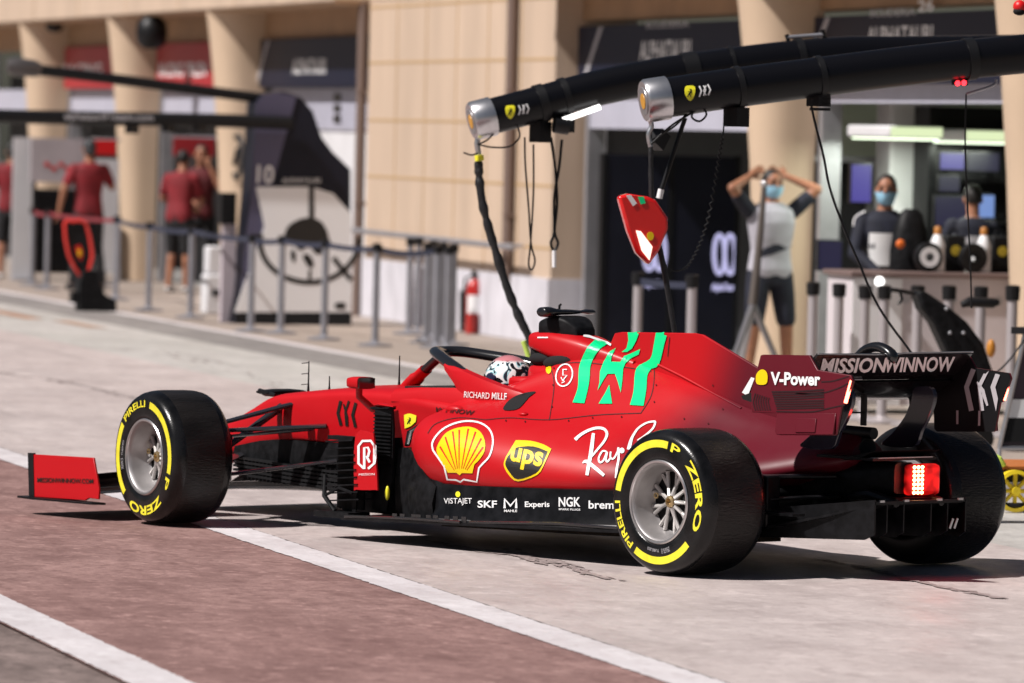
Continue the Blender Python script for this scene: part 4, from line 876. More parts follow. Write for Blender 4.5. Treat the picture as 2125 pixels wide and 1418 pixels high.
for i, (u, v) in enumerate(pl):
    a = atz(u, v); lab = 'slim grey barrier post, '+names[i]
    if P0 is None: P0 = make_post(lab, a[0], a[1], group='barrier posts along the lane'); o = P0
    else: o = copy_thing(P0, B(a[0], a[1]), PAZ, lab, 'barrier posts along the lane')
    posts.append((o, a))
def belt(o, a, b_, z, m_, sag=.02, w_=.05):
    d = (b_[0]-a[0], b_[1]-a[1]); m = MB(); rows = []
    for k in range(9):
        f = k/8; zc = z-sag*4*f*(1-f); x, y = d[0]*f, d[1]*f; rows.append([(x, y-.003, zc-w_/2), (x, y+.003, zc-w_/2), (x, y+.003, zc+w_/2), (x, y-.003, zc+w_/2)])
    m.loft(rows); return obj('belt', m, m_, o, smooth=0)
cl = [(848, 694), (866, 692), (884, 712), (896, 704), (905, 722), (916, 710), (928, 724), (938, 716)]
for i, (u, v) in enumerate(cl):
    a = atz(u, v); copy_thing(P0, B(a[0], a[1]), PAZ+.3*i, 'grey barrier post in the tight cluster of spare posts by the cream wall', 'spare posts clustered by the wall')
for i in range(len(posts)-1):
    belt(posts[i][0], posts[i][1], posts[i+1][1], .90, BELTR if i < 2 else BELTB)
a = posts[-1][1]; b_ = atz(905, 722); belt(posts[-1][0], a, b_, .90, BELTB, .04)
# silver posts in front of the right-hand garages
SL = mat('post_silver', (.50, .46, .47), .4, .5)
def make_post2(label, s, t, h, r=.036):
    o = thing('barrier_post', label, 'barrier post', B(s, t, 0), PAZ, 'silver posts before the counter')
    m = MB(); m.lathe([(.002, .0), (.17, 0), (.17, .015), (.05, .035), (r, .05), (r, h-.08)], axis='z', n=20); obj('pole', m, SL, o, smooth=40)
    m = MB(); m.lathe([(r, h-.10), (r+.012, h-.095), (r+.016, h-.01), (r, h), (.002, h)], axis='z', n=16); obj('belt_head', m, BLACK, o, smooth=40); return o
n2 = ['left of the two before the dark partition', 'right of the two before the dark partition', 'nearest the grey door jamb', 'left of the white cabinet corner', 'before the left edge of the white counter', 'second before the white counter', 'third before the white counter', 'before the middle of the white counter', 'behind the black lifting jack', 'thick, before the cream column at the picture edge']
p2 = [(1325, 565, 17.5), (1437, 570, 16.5), (1688, 585, 15.5), (1742, 588, 15.2), (1796, 592, 14.6), (1836, 592, 14.2), (1905, 592, 13.8), (1970, 592, 13.4), (2036, 594, 13.0), (2102, 592, 12.4)]
Q0 = None; pp = []
for i, (u, v, s_) in enumerate(p2):
    a = ats(u, v, s_); h = a[2]; lab = 'silver barrier post, '+n2[i]
    if Q0 is None: Q0 = make_post2(lab, a[0], a[1], h); o = Q0; H0 = h
    else: o = copy_thing(Q0, B(a[0], a[1]), PAZ, lab, 'silver posts before the counter'); o.scale = (1, 1, h/H0)
    pp.append((o, a))
belt(pp[0][0], pp[0][1], pp[1][1], .93*H0, BELTB, .01)

# ------------------------------------------------------------------ navy gantry tower with its two booms
TW = placed('gantry_tower', 'navy shark-fin shaped gantry tower with a white emblem panel behind the barrier posts', 'gantry tower', 33.5, 0)
fp = lambda u, v: ats(u, v, 33.5)[1:]
m = MB()
outl = [fp(*q) for q in [(728, 676), (488, 676), (500, 610), (520, 400), (532, 215), (548, 196), (590, 190), (625, 202), (650, 232), (668, 285), (690, 315), (728, 352)]]
m.prism(outl, lambda a, b, t_: (t_, a, b), 0, .45); obj('housing', m, NAVY, TW, smooth=30, bevel=.01)
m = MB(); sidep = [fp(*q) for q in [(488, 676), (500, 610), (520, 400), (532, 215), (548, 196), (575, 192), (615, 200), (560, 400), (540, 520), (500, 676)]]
m.prism(sidep, lambda a, b, t_: (t_, a, b), -.012, -.002); obj('violet_flank', m, mat('flank_violet', (.085, .08, .14), .35), TW, smooth=0)  # violet sheet over part of the navy housing
m = MB(); m.prism([fp(*q) for q in [(486, 648), (548, 470), (530, 388), (645, 388), (690, 402), (728, 445), (728, 648)]], lambda a, b, t_: (t_, a, b), -.03, -.013); wp = obj('white_panel', m, WHITE, TW, smooth=0)
m = MB(); m.prism([fp(*q) for q in [(486, 676), (486, 650), (728, 650), (728, 676)]], lambda a, b, t_: (t_, a, b), -.034, -.013); obj('kick_plate', m, DARK, TW, smooth=0)
def flat_art(name, shapes, m_, parent, s_, x):
    q = MB()
    for V, F in shapes: q.add([(x, *ats(u, v, s_)[1:]) for u, v in V], F)
    return obj(name, q, m_, parent, smooth=0)
circ = lambda cx, cy, rx, ry, a0=0, a1=360, n=40: [(cx+rx*math.cos(R(a0+(a1-a0)*k/n)), cy+ry*math.sin(R(a0+(a1-a0)*k/n))) for k in range(n+1)]
em = [ribbon(circ(640, 500, 102, 86, -5, 190), 11), ribbon([(645, 388), (645, 455)], 11), ribbon([(690, 535), (728, 582)], 11), ribbon([(642, 560), (640, 585)], 6),
      poly2(smooth2([(588, 505), (596, 470), (632, 452), (665, 460), (680, 490), (676, 520), (655, 528), (640, 512), (622, 520), (606, 508)], 4)), poly2(smooth2([(602, 520), (612, 524), (610, 545), (603, 538)], 3)), poly2(smooth2([(626, 532), (640, 528), (650, 548), (640, 556)], 3)), poly2(smooth2([(694, 630), (714, 628), (714, 641), (696, 641)], 3))]
flat_art('round_emblem', em, BROWN, wp, 33.5, -.033)
flat_art('tower_lettering', [px_text('10', (532, 380), (566, 382), 38, bold=.01), px_text('ALPHATAURI', (585, 380), (664, 380), 10)], DECALW, TW, 33.5, -.016)
def boom(pts, s_, r, name='boom', **k):
    P = [B(*ats(u, v, sv)) for (u, v), sv in zip(pts, s_)]; return P
def abs_obj(name, mb, m_, parent, **k):      # geometry measured in world space, stored in the parent's own axes
    bpy.context.view_layer.update(); iv = parent.matrix_world.inverted(); mb.v = [iv@p for p in mb.v]; return obj(name, mb, m_, parent, **k)
m = MB(); m.tube(spline([B(33.7, *fp(572, 207)), B(33.7, *fp(440, 190)), B(33.7, *fp(250, 165)), B(33.7, *fp(90, 146))], 4), .055, 10); abs_obj('boom', m, BLACK, TW)
m = MB(); m.tube(spline([B(33.4, *fp(600, 256)), B(33.4, *fp(430, 250)), B(33.4, *fp(200, 246)), B(33.4, *fp(-60, 240))], 4), .07, 12); bm2 = abs_obj('boom', m, BLACK, TW)
m = MB(); m.tube([B(33.7, *fp(92, 146)), B(33.7, *fp(80, 143)), B(33.7, *fp(40, 138)), B(33.7, *fp(22, 137))], [.06, .085, .095, .07], 14); abs_obj('boom_end', m, mat('boom_end_grey', (.12, .11, .11), .4, .5), TW, smooth=50)
q = MB(); V, F = px_text('alphatauriF1team.com', (133, 253), (318, 256), 20, bold=.02); q.add([B(33.31, *ats(u, v, 33.31)[1:]) for u, v in V], F); abs_obj('boom_lettering', q, GREYD, bm2, smooth=0)
m = MB()
for u, v in((270, 268), (345, 265), (410, 262)): p = B(33.4, *fp(u, v)); m.box(p, (.1, .1, .09))
abs_obj('boom_fittings', m, BLACK, TW)
t = placed('wall_hose', 'dark looped hose hanging on the cream column behind the tower', 'hose', *att(493, 320, -6.45)[:2], 0)
p = lambda u, v: (0, 0, att(u, v, -6.45)[2])
m = MB(); loop = [(att(u, v, -6.45)[0]-att(493, 320, -6.45)[0], 0, att(u, v, -6.45)[2]) for u, v in [(480, 287), (497, 285), (501, 310), (497, 360), (488, 368), (486, 345), (494, 310)]]
m.tube(spline(loop, 4), .03, 8); obj('hose', m, HOSE, t)

# ------------------------------------------------------------------ the two red team's booms over the pit box
def team_boom(label, pts, s_, r, capu):
    o = thing('pit_boom', label, 'boom', B(s_, *ats(*pts[0], s_)[1:]), PAZ, 'black overhead booms')
    E_ = ats(*pts[-1], s_); P = spline([B(s_, *ats(u, v, s_)[1:]) for u, v in pts]+[B(s_, -4.2, E_[2]+.12), B(s_, -6.0, E_[2]+.16)], 6); n = len(P)
    m = MB(); m.tube([B(s_, -6.0, 0), B(s_, -6.0, E_[2]+.35)], .12, 20); m.box(B(s_, -6.0, .03), (.5, .5, .06)); mast = [o, m]
    m = MB(); m.tube(P, r, 28); abs_obj('boom_mast', mast[1], BLACK, o, smooth=40); bo = abs_obj('boom_tube', m, mat('boom_black', (.004, .004, .0055), .34, spec=.22, coat=.06), o, smooth=60)
    d = (P[0]-P[1]).normalized(); m = MB(); m.tube([P[0]+d*-.12, P[0]+d*-.115, P[0]+d*-.005, P[0]+d*.01], [r*.9, r*1.1, r*1.1, r*1.0], 28); ca = abs_obj('end_cap', m, SILVER, o, smooth=40)
    m = MB(); m.tube([P[0]+d*.0105, P[0]+d*.014], [r*.72, r*.70], 24); abs_obj('cap_disc', m, mat('cap_disc_grey', (.32, .32, .33), .35, .6), ca, smooth=30)
    m = MB(); m.tube([P[0]+d*.0145, P[0]+d*.017], [r*.40, r*.39], 20); abs_obj('cap_badge', m, mat('badge_gold', (.62, .30, .03), .4), ca, smooth=30)
    return o, bo, P, d
BO1, t1, P1, D1 = team_boom('farther black boom with a silver end cap and a hanging wrapped hose', [(982, 252), (1100, 221), (1250, 181), (1430, 148), (1700, 116), (1900, 112), (2150, 108), (2300, 104)], 6.55, .103, 0)
BO2, t2, P2, D2 = team_boom('nearer black boom with a silver end cap reaching in from the picture edge', [(1340, 210), (1500, 186), (1700, 160), (1900, 135), (2125, 112), (2350, 95)], 3.1, .103, 0)
bpy.context.view_layer.update()
for bo, (cx_, cy_), k in((t1, (1058, 233), 1), (t2, (1431, 194), 1.1)):
    bv = bvh_of([bo]); S_ = []
    art('boom_shield', [poly2(smooth2([(cx_-9*k, cy_-11*k), (cx_, cy_-14*k), (cx_+10*k, cy_-12*k), (cx_+9*k, cy_+4*k), (cx_+1*k, cy_+14*k), (cx_-8*k, cy_+5*k)], 3))], LEMON, None, bv, .003, 8)
    art('boom_horse', hs(cx_, cy_, 1.6*k), BROWN, None, bv, .005, 8)
    x = cx_+18*k; y = cy_-5
    art('boom_chevrons', [ribbon([(x, y-9*k), (x+4*k, y), (x, y+11*k)], 3*k), ribbon([(x+16*k, y-12*k), (x+21*k, y-2*k), (x+17*k, y+8*k)], 3*k), ribbon([(x+8*k, y-10*k), (x+12*k, y-2*k), (x+8*k, y+9*k)], 2.5*k), ribbon([(x+13*k, y-10*k), (x+8*k, y), (x+13*k, y+8*k)], 2*k)], DECALW, None, bv, .003, 8)
    for ob in list(bpy.data.objects):
        if ob.parent is None and ob.name.startswith(('boom_shield', 'boom_horse', 'boom_chevrons')):
            ob.parent = bo; ob.matrix_parent_inverse = bo.matrix_world.inverted()
def seg(Pl, f): i = int(f*(len(Pl)-1)); return Pl[i], (Pl[min(i+1, len(Pl)-1)]-Pl[max(i-1, 0)]).normalized()
def clampring(o, P, f, r, w_, drop=.0):
    p, d = seg(P, f); m = MB(); m.tube([p-d*w_/2, p+d*w_/2], r*1.08, 24)
    if drop: m.box(p-Vector((0, 0, r+drop/2)), (.09, .09, drop))
    abs_obj('clamp', m, BLACK, o, smooth=40)
def at_u(P, s_, u):                 # fraction of the boom nearest to image column u
    best = min(range(len(P)), key=lambda i: abs(att_u(P[i])-u)); return best/(len(P)-1)
def att_u(p):
    q = np.array(p)-np.array(CAM); return 1062.5+FPX*(q@RT)/(q@fw)
for u, w_, dr in((1113, .05, .12), (1162, .035, .10), (1430, .09, .0), (1500, .02, .0), (1640, .04, 0)): clampring(BO1, P1, at_u(P1, 0, u), .103, w_, dr)
for u, w_, dr in((1528, .03, .10), (1700, .03, .05), (2028, .05, .0)): clampring(BO2, P2, at_u(P2, 0, u), .103, w_, dr)
def hang(o, name, pts, s_, r, m_=HOSE, n=6, w_=8):
    m = MB(); P = spline([B(s_, *ats(u, v, s_)[1:]) for u, v in pts], n); rr = r if not callable(r) else [r(i/(len(P)-1)) for i in range(len(P))]
    m.tube(P, rr, w_); return abs_obj(name, m, m_, o, smooth=60)
s1, s2 = 6.55, 3.1
# wrapped air hose of the far boom
H1 = thing('air_hose', 'thick black wrapped air hose hanging from the farther boom behind the roll hoop', 'hose', B(s1, *ats(992, 288, s1)[1:]), PAZ)
hang(H1, 'hose', [(993, 335), (995, 375), (1003, 430), (1022, 500), (1050, 590), (1076, 655), (1105, 715), (1120, 760)], s1, lambda f: .021+.006*abs(math.sin(f*28))+.002*math.sin(f*91), HOSE, 14, 12)
hang(H1, 'swivel', [(992, 286), (990, 300), (993, 318), (993, 336)], s1, .016, SILVER)
hang(H1, 'lime_sleeve', [(1086, 708), (1095, 735), (1104, 765)], s1-.1, .015, LIME)
hang(H1, 'tape_band', [(994, 322), (995, 334)], s1-.02, .026, LEMON)
hang(H1, 'cable_loop', [(992, 300), (1022, 306), (1058, 304), (1078, 285), (1074, 262), (1066, 252)], s1-.06, .005, BLACK)
hang(H1, 'cable_loop', [(992, 300), (1012, 290), (1030, 270), (1036, 255)], s1-.06, .005, BLACK); hang(H1, 'cable_stub', [(992, 318), (978, 322), (962, 317)], s1-.05, .005, BLACK)
def wheel_gun(o, p):
    m = MB(); m.tube([p+Vector((0, 0, .02)), p-Vector((0, 0, .10))], .022, 10); m.tube([p-Vector((0, 0, .10))-Vector(PD)*.10, p-Vector((0, 0, .10))+Vector(PD)*.12], [.05, .045], 14); abs_obj('wheel_gun', m, mat('gun_grey', (.25, .25, .26), .35, .7), o, smooth=40)
wheel_gun(H1, B(s1, *ats(1120, 765, s1)[1:]))
L1 = thing('cable_sling', 'thin looped cable sling hanging free below the farther boom', 'sling', B(s1, *ats(1100, 285, s1)[1:]), PAZ)
hang(L1, 'cable', [(1089, 285), (1090, 340), (1097, 430), (1102, 505), (1110, 540), (1104, 560), (1097, 548), (1101, 505), (1107, 400), (1107, 300)], s1, .0055, BLACK)
L2 = thing('twisted_sling', 'twisted dark sling with a pale tag below the farther boom', 'sling', B(s1, *ats(1158, 285, s1)[1:]), PAZ)
hang(L2, 'cable', [(1143, 285), (1152, 350), (1156, 420), (1151, 480), (1158, 505), (1150, 520), (1143, 505), (1150, 480), (1150, 410), (1160, 350), (1166, 290)], s1, .008, BLACK); hang(L2, 'tag', [(1150, 520), (1150, 555)], s1, .012, WHITE)
lt = thing('strip_lamp', 'bright white tube lamp under the farther boom beside its clamp', 'lamp', B(s1, *ats(1205, 240, s1)[1:]), PAZ)
hang(lt, 'tube', [(1168, 250), (1245, 222)], s1-.08, .016, glow('tube_white', (1, .97, .95), 2.5)); hang(lt, 'bracket', [(1150, 258), (1180, 262)], s1-.06, .05, BLACK); hang(lt, 'red_cap', [(1162, 240), (1240, 225)], s1+.03, .012, ORANGE)
H2 = thing('air_hose', 'slim black air hose hanging from the nearer boom past the red signal board', 'hose', B(s2, *ats(1350, 250, s2)[1:]), PAZ)
hang(H2, 'hose', [(1350, 300), (1352, 400), (1362, 480), (1378, 560), (1392, 640), (1404, 720)], s2, lambda f: .010+.004*math.sin(f*math.pi)+.002*abs(math.sin(f*40)), HOSE, 10)
hang(H2, 'swivel', [(1348, 246), (1352, 262), (1346, 280), (1350, 305)], s2, .013, SILVER); hang(H2, 'cable_loop', [(1350, 300), (1392, 262), (1430, 238), (1455, 225), (1466, 238), (1452, 252), (1436, 244), (1440, 228)], s2-.05, .0055, BLACK); hang(H2, 'cable_loop', [(1352, 290), (1400, 262), (1425, 236)], s2-.03, .005, BLACK)
wheel_gun(H2, B(s2, *ats(1405, 726, s2)[1:]))
C2 = thing('coiled_cord', 'thin coiled cord drooping from the nearer boom', 'cord', B(s2, *ats(1500, 225, s2)[1:]), PAZ)
cp = smooth2([(1503, 222), (1501, 275), (1494, 320), (1485, 380), (1470, 455), (1452, 510), (1430, 550), (1408, 562), (1394, 560)], 14, False)
m = MB(); P = []
for i, (u, v) in enumerate(cp):
    f = i/len(cp); am = 4.2 if .15 < f < .8 else 0; P.append(B(s2, *ats(u+am*math.sin(i*2.1), v+am*.5*math.cos(i*2.1), s2)[1:]))
m.tube(P, .0042, 6); abs_obj('cord', m, BLACK, C2)
S2_ = thing('lifting_strap', 'black strap with a pale end tag swinging from the nearer boom', 'strap', B(s2, *ats(1420, 250, s2)[1:]), PAZ)
hang(S2_, 'strap', [(1422, 245), (1410, 280), (1392, 335), (1372, 395)], s2+.05, .012, BLACK); hang(S2_, 'tag', [(1372, 393), (1368, 412)], s2+.05, .016, WHITE); m = MB(); m.box(B(s2+.05, *ats(1372, 290, s2)[1:]), (.07, .07, .09), Matrix.Rotation(.6, 3, 'X')); abs_obj('buckle', m, BLACK, S2_)
# floodlit gear on the booms
G1 = thing('boom_bracket', 'pale metal bracket clamped on top of the farther boom', 'bracket', B(s1, *ats(1665, 90, s1)[1:]), PAZ)
hang(G1, 'bar', [(1632, 78), (1712, 72)], s1, .012, ALU); hang(G1, 'bar', [(1640, 100), (1700, 96)], s1, .012, ALU); hang(G1, 'stand', [(1640, 100), (1632, 72)], s1, .012, BLACK); hang(G1, 'stand', [(1690, 98), (1692, 74)], s1, .010, ALU); hang(G1, 'knob', [(1706, 62), (1712, 80)], s1, .014, BLACK)
G2 = thing('drop_unit', 'black ribbed unit with a long thin cable under the nearer boom', 'unit', B(s2, *ats(1700, 205, s2)[1:]), PAZ)
m = MB(); c = B(s2, *ats(1702, 210, s2)[1:])
for k in range(5): m.cyl(c+Vector((0, 0, -.05+.022*k)), c+Vector((0, 0, -.035+.022*k)), .055, 14)
abs_obj('unit_body', m, BLACK, G2, smooth=40); hang(G2, 'hanger', [(1672, 182), (1710, 184)], s2, .010, ALU)
hang(G2, 'cable', [(1678, 185), (1690, 250), (1708, 320), (1722, 390), (1750, 470), (1782, 545), (1825, 640), (1895, 738)], s2, .0065, BLACK)
G3 = thing('signal_lamp', 'small black signal with red lit bulbs under the nearer boom', 'lamp', B(s2, *ats(1988, 160, s2)[1:]), PAZ)
m = MB(); m.box(B(s2, *ats(1992, 163, s2)[1:]), (.06, .06, .07)); abs_obj('case', m, BLACK, G3); m = MB(); m.ell(B(s2-.035, *ats(1983, 173, s2)[1:]), (.014,)*3); m.ell(B(s2-.035, *ats(1996, 172, s2)[1:]), (.014,)*3); abs_obj('bulbs', m, glow('bulb_red', (1, .02, .03), 5), G3)
hang(G3, 'arm', [(2005, 196), (2060, 178), (2068, 165)], s2, .008, ALU); hang(G3, 'cable', [(2005, 195), (2003, 300), (2008, 430), (2014, 560), (2016, 640)], s2, .0045, BLACK)
G4 = thing('lens_pod', 'red and white tinted lens pod on the boom at the picture corner', 'pod', B(s2, *ats(2112, 20, s2)[1:]), PAZ)
m = MB(); c = B(s2, *ats(2116, 14, s2)[1:]); m.ell(c, (.035, .035, .035)); abs_obj('pod', m, REDD, G4); m = MB(); m.ell(c-Vector((0, 0, .025)), (.032, .037, .022)); abs_obj('lens', m, DARK, G4)
# red pointed signal board hanging from the nearer boom
SB = thing('signal_board', 'glossy red pointed signal board hanging from the nearer boom before the dark partition', 'signal board', B(s2, *ats(1335, 480, s2)[1:]), PAZ)
def facing(parent, pts, s_, th0, th1, m_, name, **k):
    m = MB(); m.prism([ats(u, v, s_)[1:] for u, v in pts], lambda a, b, t_: tuple(B(s_-t_, a, b)), th0, th1); return abs_obj(name, m, m_, parent, **k)
GR = mat('gloss_red', (.72, .012, .012), .15, coat=.8)
sb = facing(SB, [(1280, 408), (1300, 402), (1342, 408), (1358, 415), (1384, 452), (1384, 475), (1366, 520), (1344, 551), (1318, 525), (1300, 480)], s2, -.03, .03, GR, 'board', smooth=30, bevel=.015)
facing(SB, [(1316, 478), (1326, 480), (1350, 512), (1344, 540), (1328, 520)], s2, .031, .037, glow('panel_white', (1, .82, .66), 1.4), 'lit_panel', smooth=0); facing(SB, [(1295, 405), (1306, 405), (1318, 422), (1310, 428)], s2, .031, .035, DECALW, 'white_flash', smooth=0); facing(SB, [(1320, 408), (1332, 408), (1336, 422), (1326, 424)], s2, .031, .035, GREEN, 'green_flash', smooth=0)
facing(SB, circ(1346, 490, 7, 9, n=14)[:-1], s2, .031, .035, YELLOW, 'badge', smooth=0); hang(SB, 'suspension_wire', [(1355, 412), (1354, 330), (1350, 260)], s2+.02, .004, BLACK)

# ------------------------------------------------------------------ signal board on a black stand beside the lane (left)
a = atz(195, 645); ST = thing('signal_stand', 'black weighted stand holding a red outlined pointed signal board beside the lane', 'stand', B(*a[:2]), PAZ)
sS = a[0]; g = lambda pts: pts
facing(ST, [(160, 645), (160, 585), (168, 560), (198, 560), (207, 600), (215, 612), (237, 622), (237, 647)], sS, -.15, .15, CARBONM, 'base', smooth=20, bevel=.01); facing(ST, [(145, 605), (161, 605), (161, 628), (145, 628)], sS, -.05, .1, BLACK, 'counterweight', smooth=0)
ol = smooth2([(133, 464), (150, 460), (177, 463), (190, 520), (188, 545), (176, 578), (164, 570), (142, 530)], 2)
m = MB(); P = [B(sS-.02, *ats(u, v, sS)[1:]) for u, v in ol]; m.tube(P+P[:2], .018, 8); rbd = abs_obj('board_rim', m, mat('rim_red', (.75, .04, .03), .4), ST); facing(ST, ol, sS, -.01, .015, BLACK, 'board', smooth=0)
facing(ST, [(154, 512), (166, 508), (172, 525), (168, 542), (160, 532)], sS, .016, .02, REDD, 'board_emblem', smooth=0); facing(ST, [(160, 518), (167, 518), (168, 530), (162, 532)], sS, .021, .024, YELLOW, 'board_emblem_centre', smooth=0)

# ------------------------------------------------------------------ garage contents, left bays
t = placed('service_panel', 'pale grey hinged service panel with faint red print in the far garage', 'panel', *ats(115, 380, 48.5)[:2])
w0, w1 = ats(62, 286, 48.5), ats(178, 380, 48.5); m = MB(); m.bx(-.03, .03, w1[1]-w0[1]-.0 if False else ats(178, 380, 48.5)[1]-ats(115, 380, 48.5)[1], ats(62, 380, 48.5)[1]-ats(115, 380, 48.5)[1], w1[2], w0[2]); obj('panel', m, mat('panel_grey_warm', (.42, .38, .40), .6, var=.12, vscale=3), t, smooth=0)
q = MB(); c = ats(125, 345, 48.5); 
for k in range(4): q.box((-.035, -.10+.09*k-.05, c[2]-.03+.05*(k % 2)), (.004, .06, .05))
obj('red_print', q, REDD, t, smooth=0); m = MB()
for y in(ats(165, 380, 48.5)[1]-ats(115, 380, 48.5)[1], ats(72, 380, 48.5)[1]-ats(115, 380, 48.5)[1]): m.bx(-.02, .02, y-.02, y+.02, 0, w1[2])
obj('legs', m, BLACK, t)
for u0, u1, v0, v1, s_, lab in((28, 62, 285, 590, 48.8, 'tall white banner left of the pale service panel'), (200, 242, 330, 562, 46.8, 'tall white banner beside the red-shirted crew member at the column')):
    a = ats(u0, v0, s_); b_ = ats(u1, v1, s_); t = placed('banner', lab, 'banner', s_, (a[1]+b_[1])/2, 0, 0, 'white banners at the far garage'); m = MB(); m.bx(-.015, .015, -(a[1]-b_[1])/2, (a[1]-b_[1])/2, max(.02, b_[2]), a[2]); obj('cloth', m, WHITEI, t, smooth=0); m = MB(); m.bx(-.2, .2, -.1, .1, 0, .03); m.cyl((0.02, 0, .02), (.02, 0, a[2]), .015, 8); obj('pole', m, ALU, t)
for u0, u1, v0, v1, s_, m_, lab in((360, 445, 285, 325, 45.6, SIGNRED, 'dark red valance across the top of the garage behind two crew'), (195, 240, 290, 322, 48.0, REDD, 'bright red valance above the white banner')):
    a = ats(u0, v0, s_); b_ = ats(u1, v1, s_); t = placed('valance', lab, 'valance', s_, (a[1]+b_[1])/2, 0, 0, 'red valances in the far garages'); m = MB(); m.bx(-.02, .02, -(a[1]-b_[1])/2, (a[1]-b_[1])/2, b_[2], a[2]); obj('cloth', m, m_, t, smooth=0); m = MB(); m.cyl((0, -(a[1]-b_[1])/2-.05, a[2]), (0, (a[1]-b_[1])/2+.05, a[2]), .02, 8); obj('rail', m, ALU, t)
t = placed('tool_cabinet', 'black tool cabinet below the pale service panel', 'cabinet', *ats(105, 590, 49.6)[:2]); a = ats(62, 400, 49.6); b_ = ats(190, 400, 49.6); m = MB(); y0 = ats(105, 590, 49.6)[1]; m.bx(-.3, .3, b_[1]-y0, a[1]-y0, .08, a[2]+.05); obj('body', m, BLACK, t, bevel=.01); m = MB()
for k in range(4): m.bx(-.312, -.301, b_[1]-y0+.03, a[1]-y0-.03, .16+.24*k, .36+.24*k)
obj('drawers', m, CARBONM, t)
t = placed('equipment_box', 'white equipment boxes stacked at the tower foot', 'box', *ats(446, 560, 36.5)[:2]); m = MB(); m.bx(-.15, .15, -.10, .12, 0, .42); m.bx(-.12, .12, -.08, .10, .425, .72); obj('case', m, WHITEI, t, bevel=.02); m = MB(); m.bx(-.16, -.151, -.05, .06, .2, .26); obj('latch', m, BLACK, t)
t = placed('tower_stand', 'narrow white stand with a dark monitor left of the tower', 'stand', *ats(470, 690, 33.9)[:2]); m = MB(); m.bx(-.05, .05, -.07, .07, 0, 1.0); obj('column', m, mat('stand_pinkish', (.55, .48, .52), .5), t); m = MB(); m.bx(-.08, .08, -.06, .1, 1.0, 1.32); obj('monitor', m, BLACK, t, bevel=.01)

# ------------------------------------------------------------------ fire extinguisher
a = atz(982, 692); t = placed('fire_extinguisher', 'red fire extinguisher on the ground against the pale skirting', 'fire extinguisher', a[0], a[1]); m = MB(); m.lathe([(.002, 0), (.08, 0), (.085, .03), (.085, .44), (.07, .50), (.03, .54), (.002, .54)], n=24); obj('cylinder', m, mat('extinguisher_red', (.42, .015, .012), .3, coat=.5), t); m = MB(); m.cyl((0, 0, .53), (0, 0, .60), .02, 10); m.bx(-.02, .10, -.012, .012, .60, .625); obj('valve_handle', m, BLACK, t); m = MB(); m.tube([(0, .02, .58), (-.02, .10, .55), (-.02, .11, .3), (-.01, .10, .12)], .011, 8); obj('hose', m, BLACK, t)
m = MB(); P = [[(.0865*math.cos(R(b)), .0865*math.sin(R(b)), z) for b in range(120, 241, 10)] for z in(.2, .38)]; m.loft(P, closed=False); obj('label_patch', m, DECALW, t, smooth=0)
a = atz(962, 688); t = placed('waste_bin', 'slim black bin left of the fire extinguisher', 'bin', a[0], a[1]-.03); m = MB(); m.lathe([(.002, 0), (.07, 0), (.08, .40), (.075, .42), (.06, .40), (.055, .05), (.002, .05)], n=16); obj('body', m, BLACK, t); m = MB(); m.lathe([(.082, .40), (.082, .42)], n=16); obj('rim', m, ALU, t)

# ------------------------------------------------------------------ partition with the double loop emblem
DP = placed('navy_partition', 'tall dark navy partition with white double loop emblems in the open garage', 'partition', 27.6, -7.0)
ps = 27.6; a = ats(1252, 320, ps); b_ = ats(1530, 320, ps); m = MB(); m.bx(-.05, .05, b_[1]+7.0, a[1]+7.0, 0, a[2]); obj('panel', m, NAVY, DP, smooth=0)
m = MB()
for f in(.0, .5, 1.): y = b_[1]+7+(a[1]-b_[1])*f; m.bx(-.06, .06, y-.02, y+.02, 0, a[2]+.01)
obj('frame', m, BLACK, DP, smooth=0)
LOOP = lambda cx, cy: [ribbon(circ(cx-11, cy, 11, 40), 9, False), ribbon(circ(cx+11, cy, 11, 40), 9, False)]
def pan_art(name, shapes, m_):
    q = MB()
    for V, F in shapes: q.add([(-.056, ats(u, v, ps-.056)[1]+7.0, ats(u, v, ps-.056)[2]) for u, v in V], F)
    return obj(name, q, m_, DP, smooth=0)
LV = glow('print_glow_violet', (.62, .60, .95), .75)  # emission put into the white print, which is no lamp
pan_art('loop_emblem', LOOP(1504, 528), LV); pan_art('loop_emblem', LOOP(1358, 520), LV); pan_art('partition_lettering', [px_text('AlphaTauri', (1476, 608), (1526, 608), 20, bold=.05)], LV); pan_art('partition_lettering', [px_text('AlphaTauri', (1335, 600), (1384, 600), 18, bold=.05)], LV)

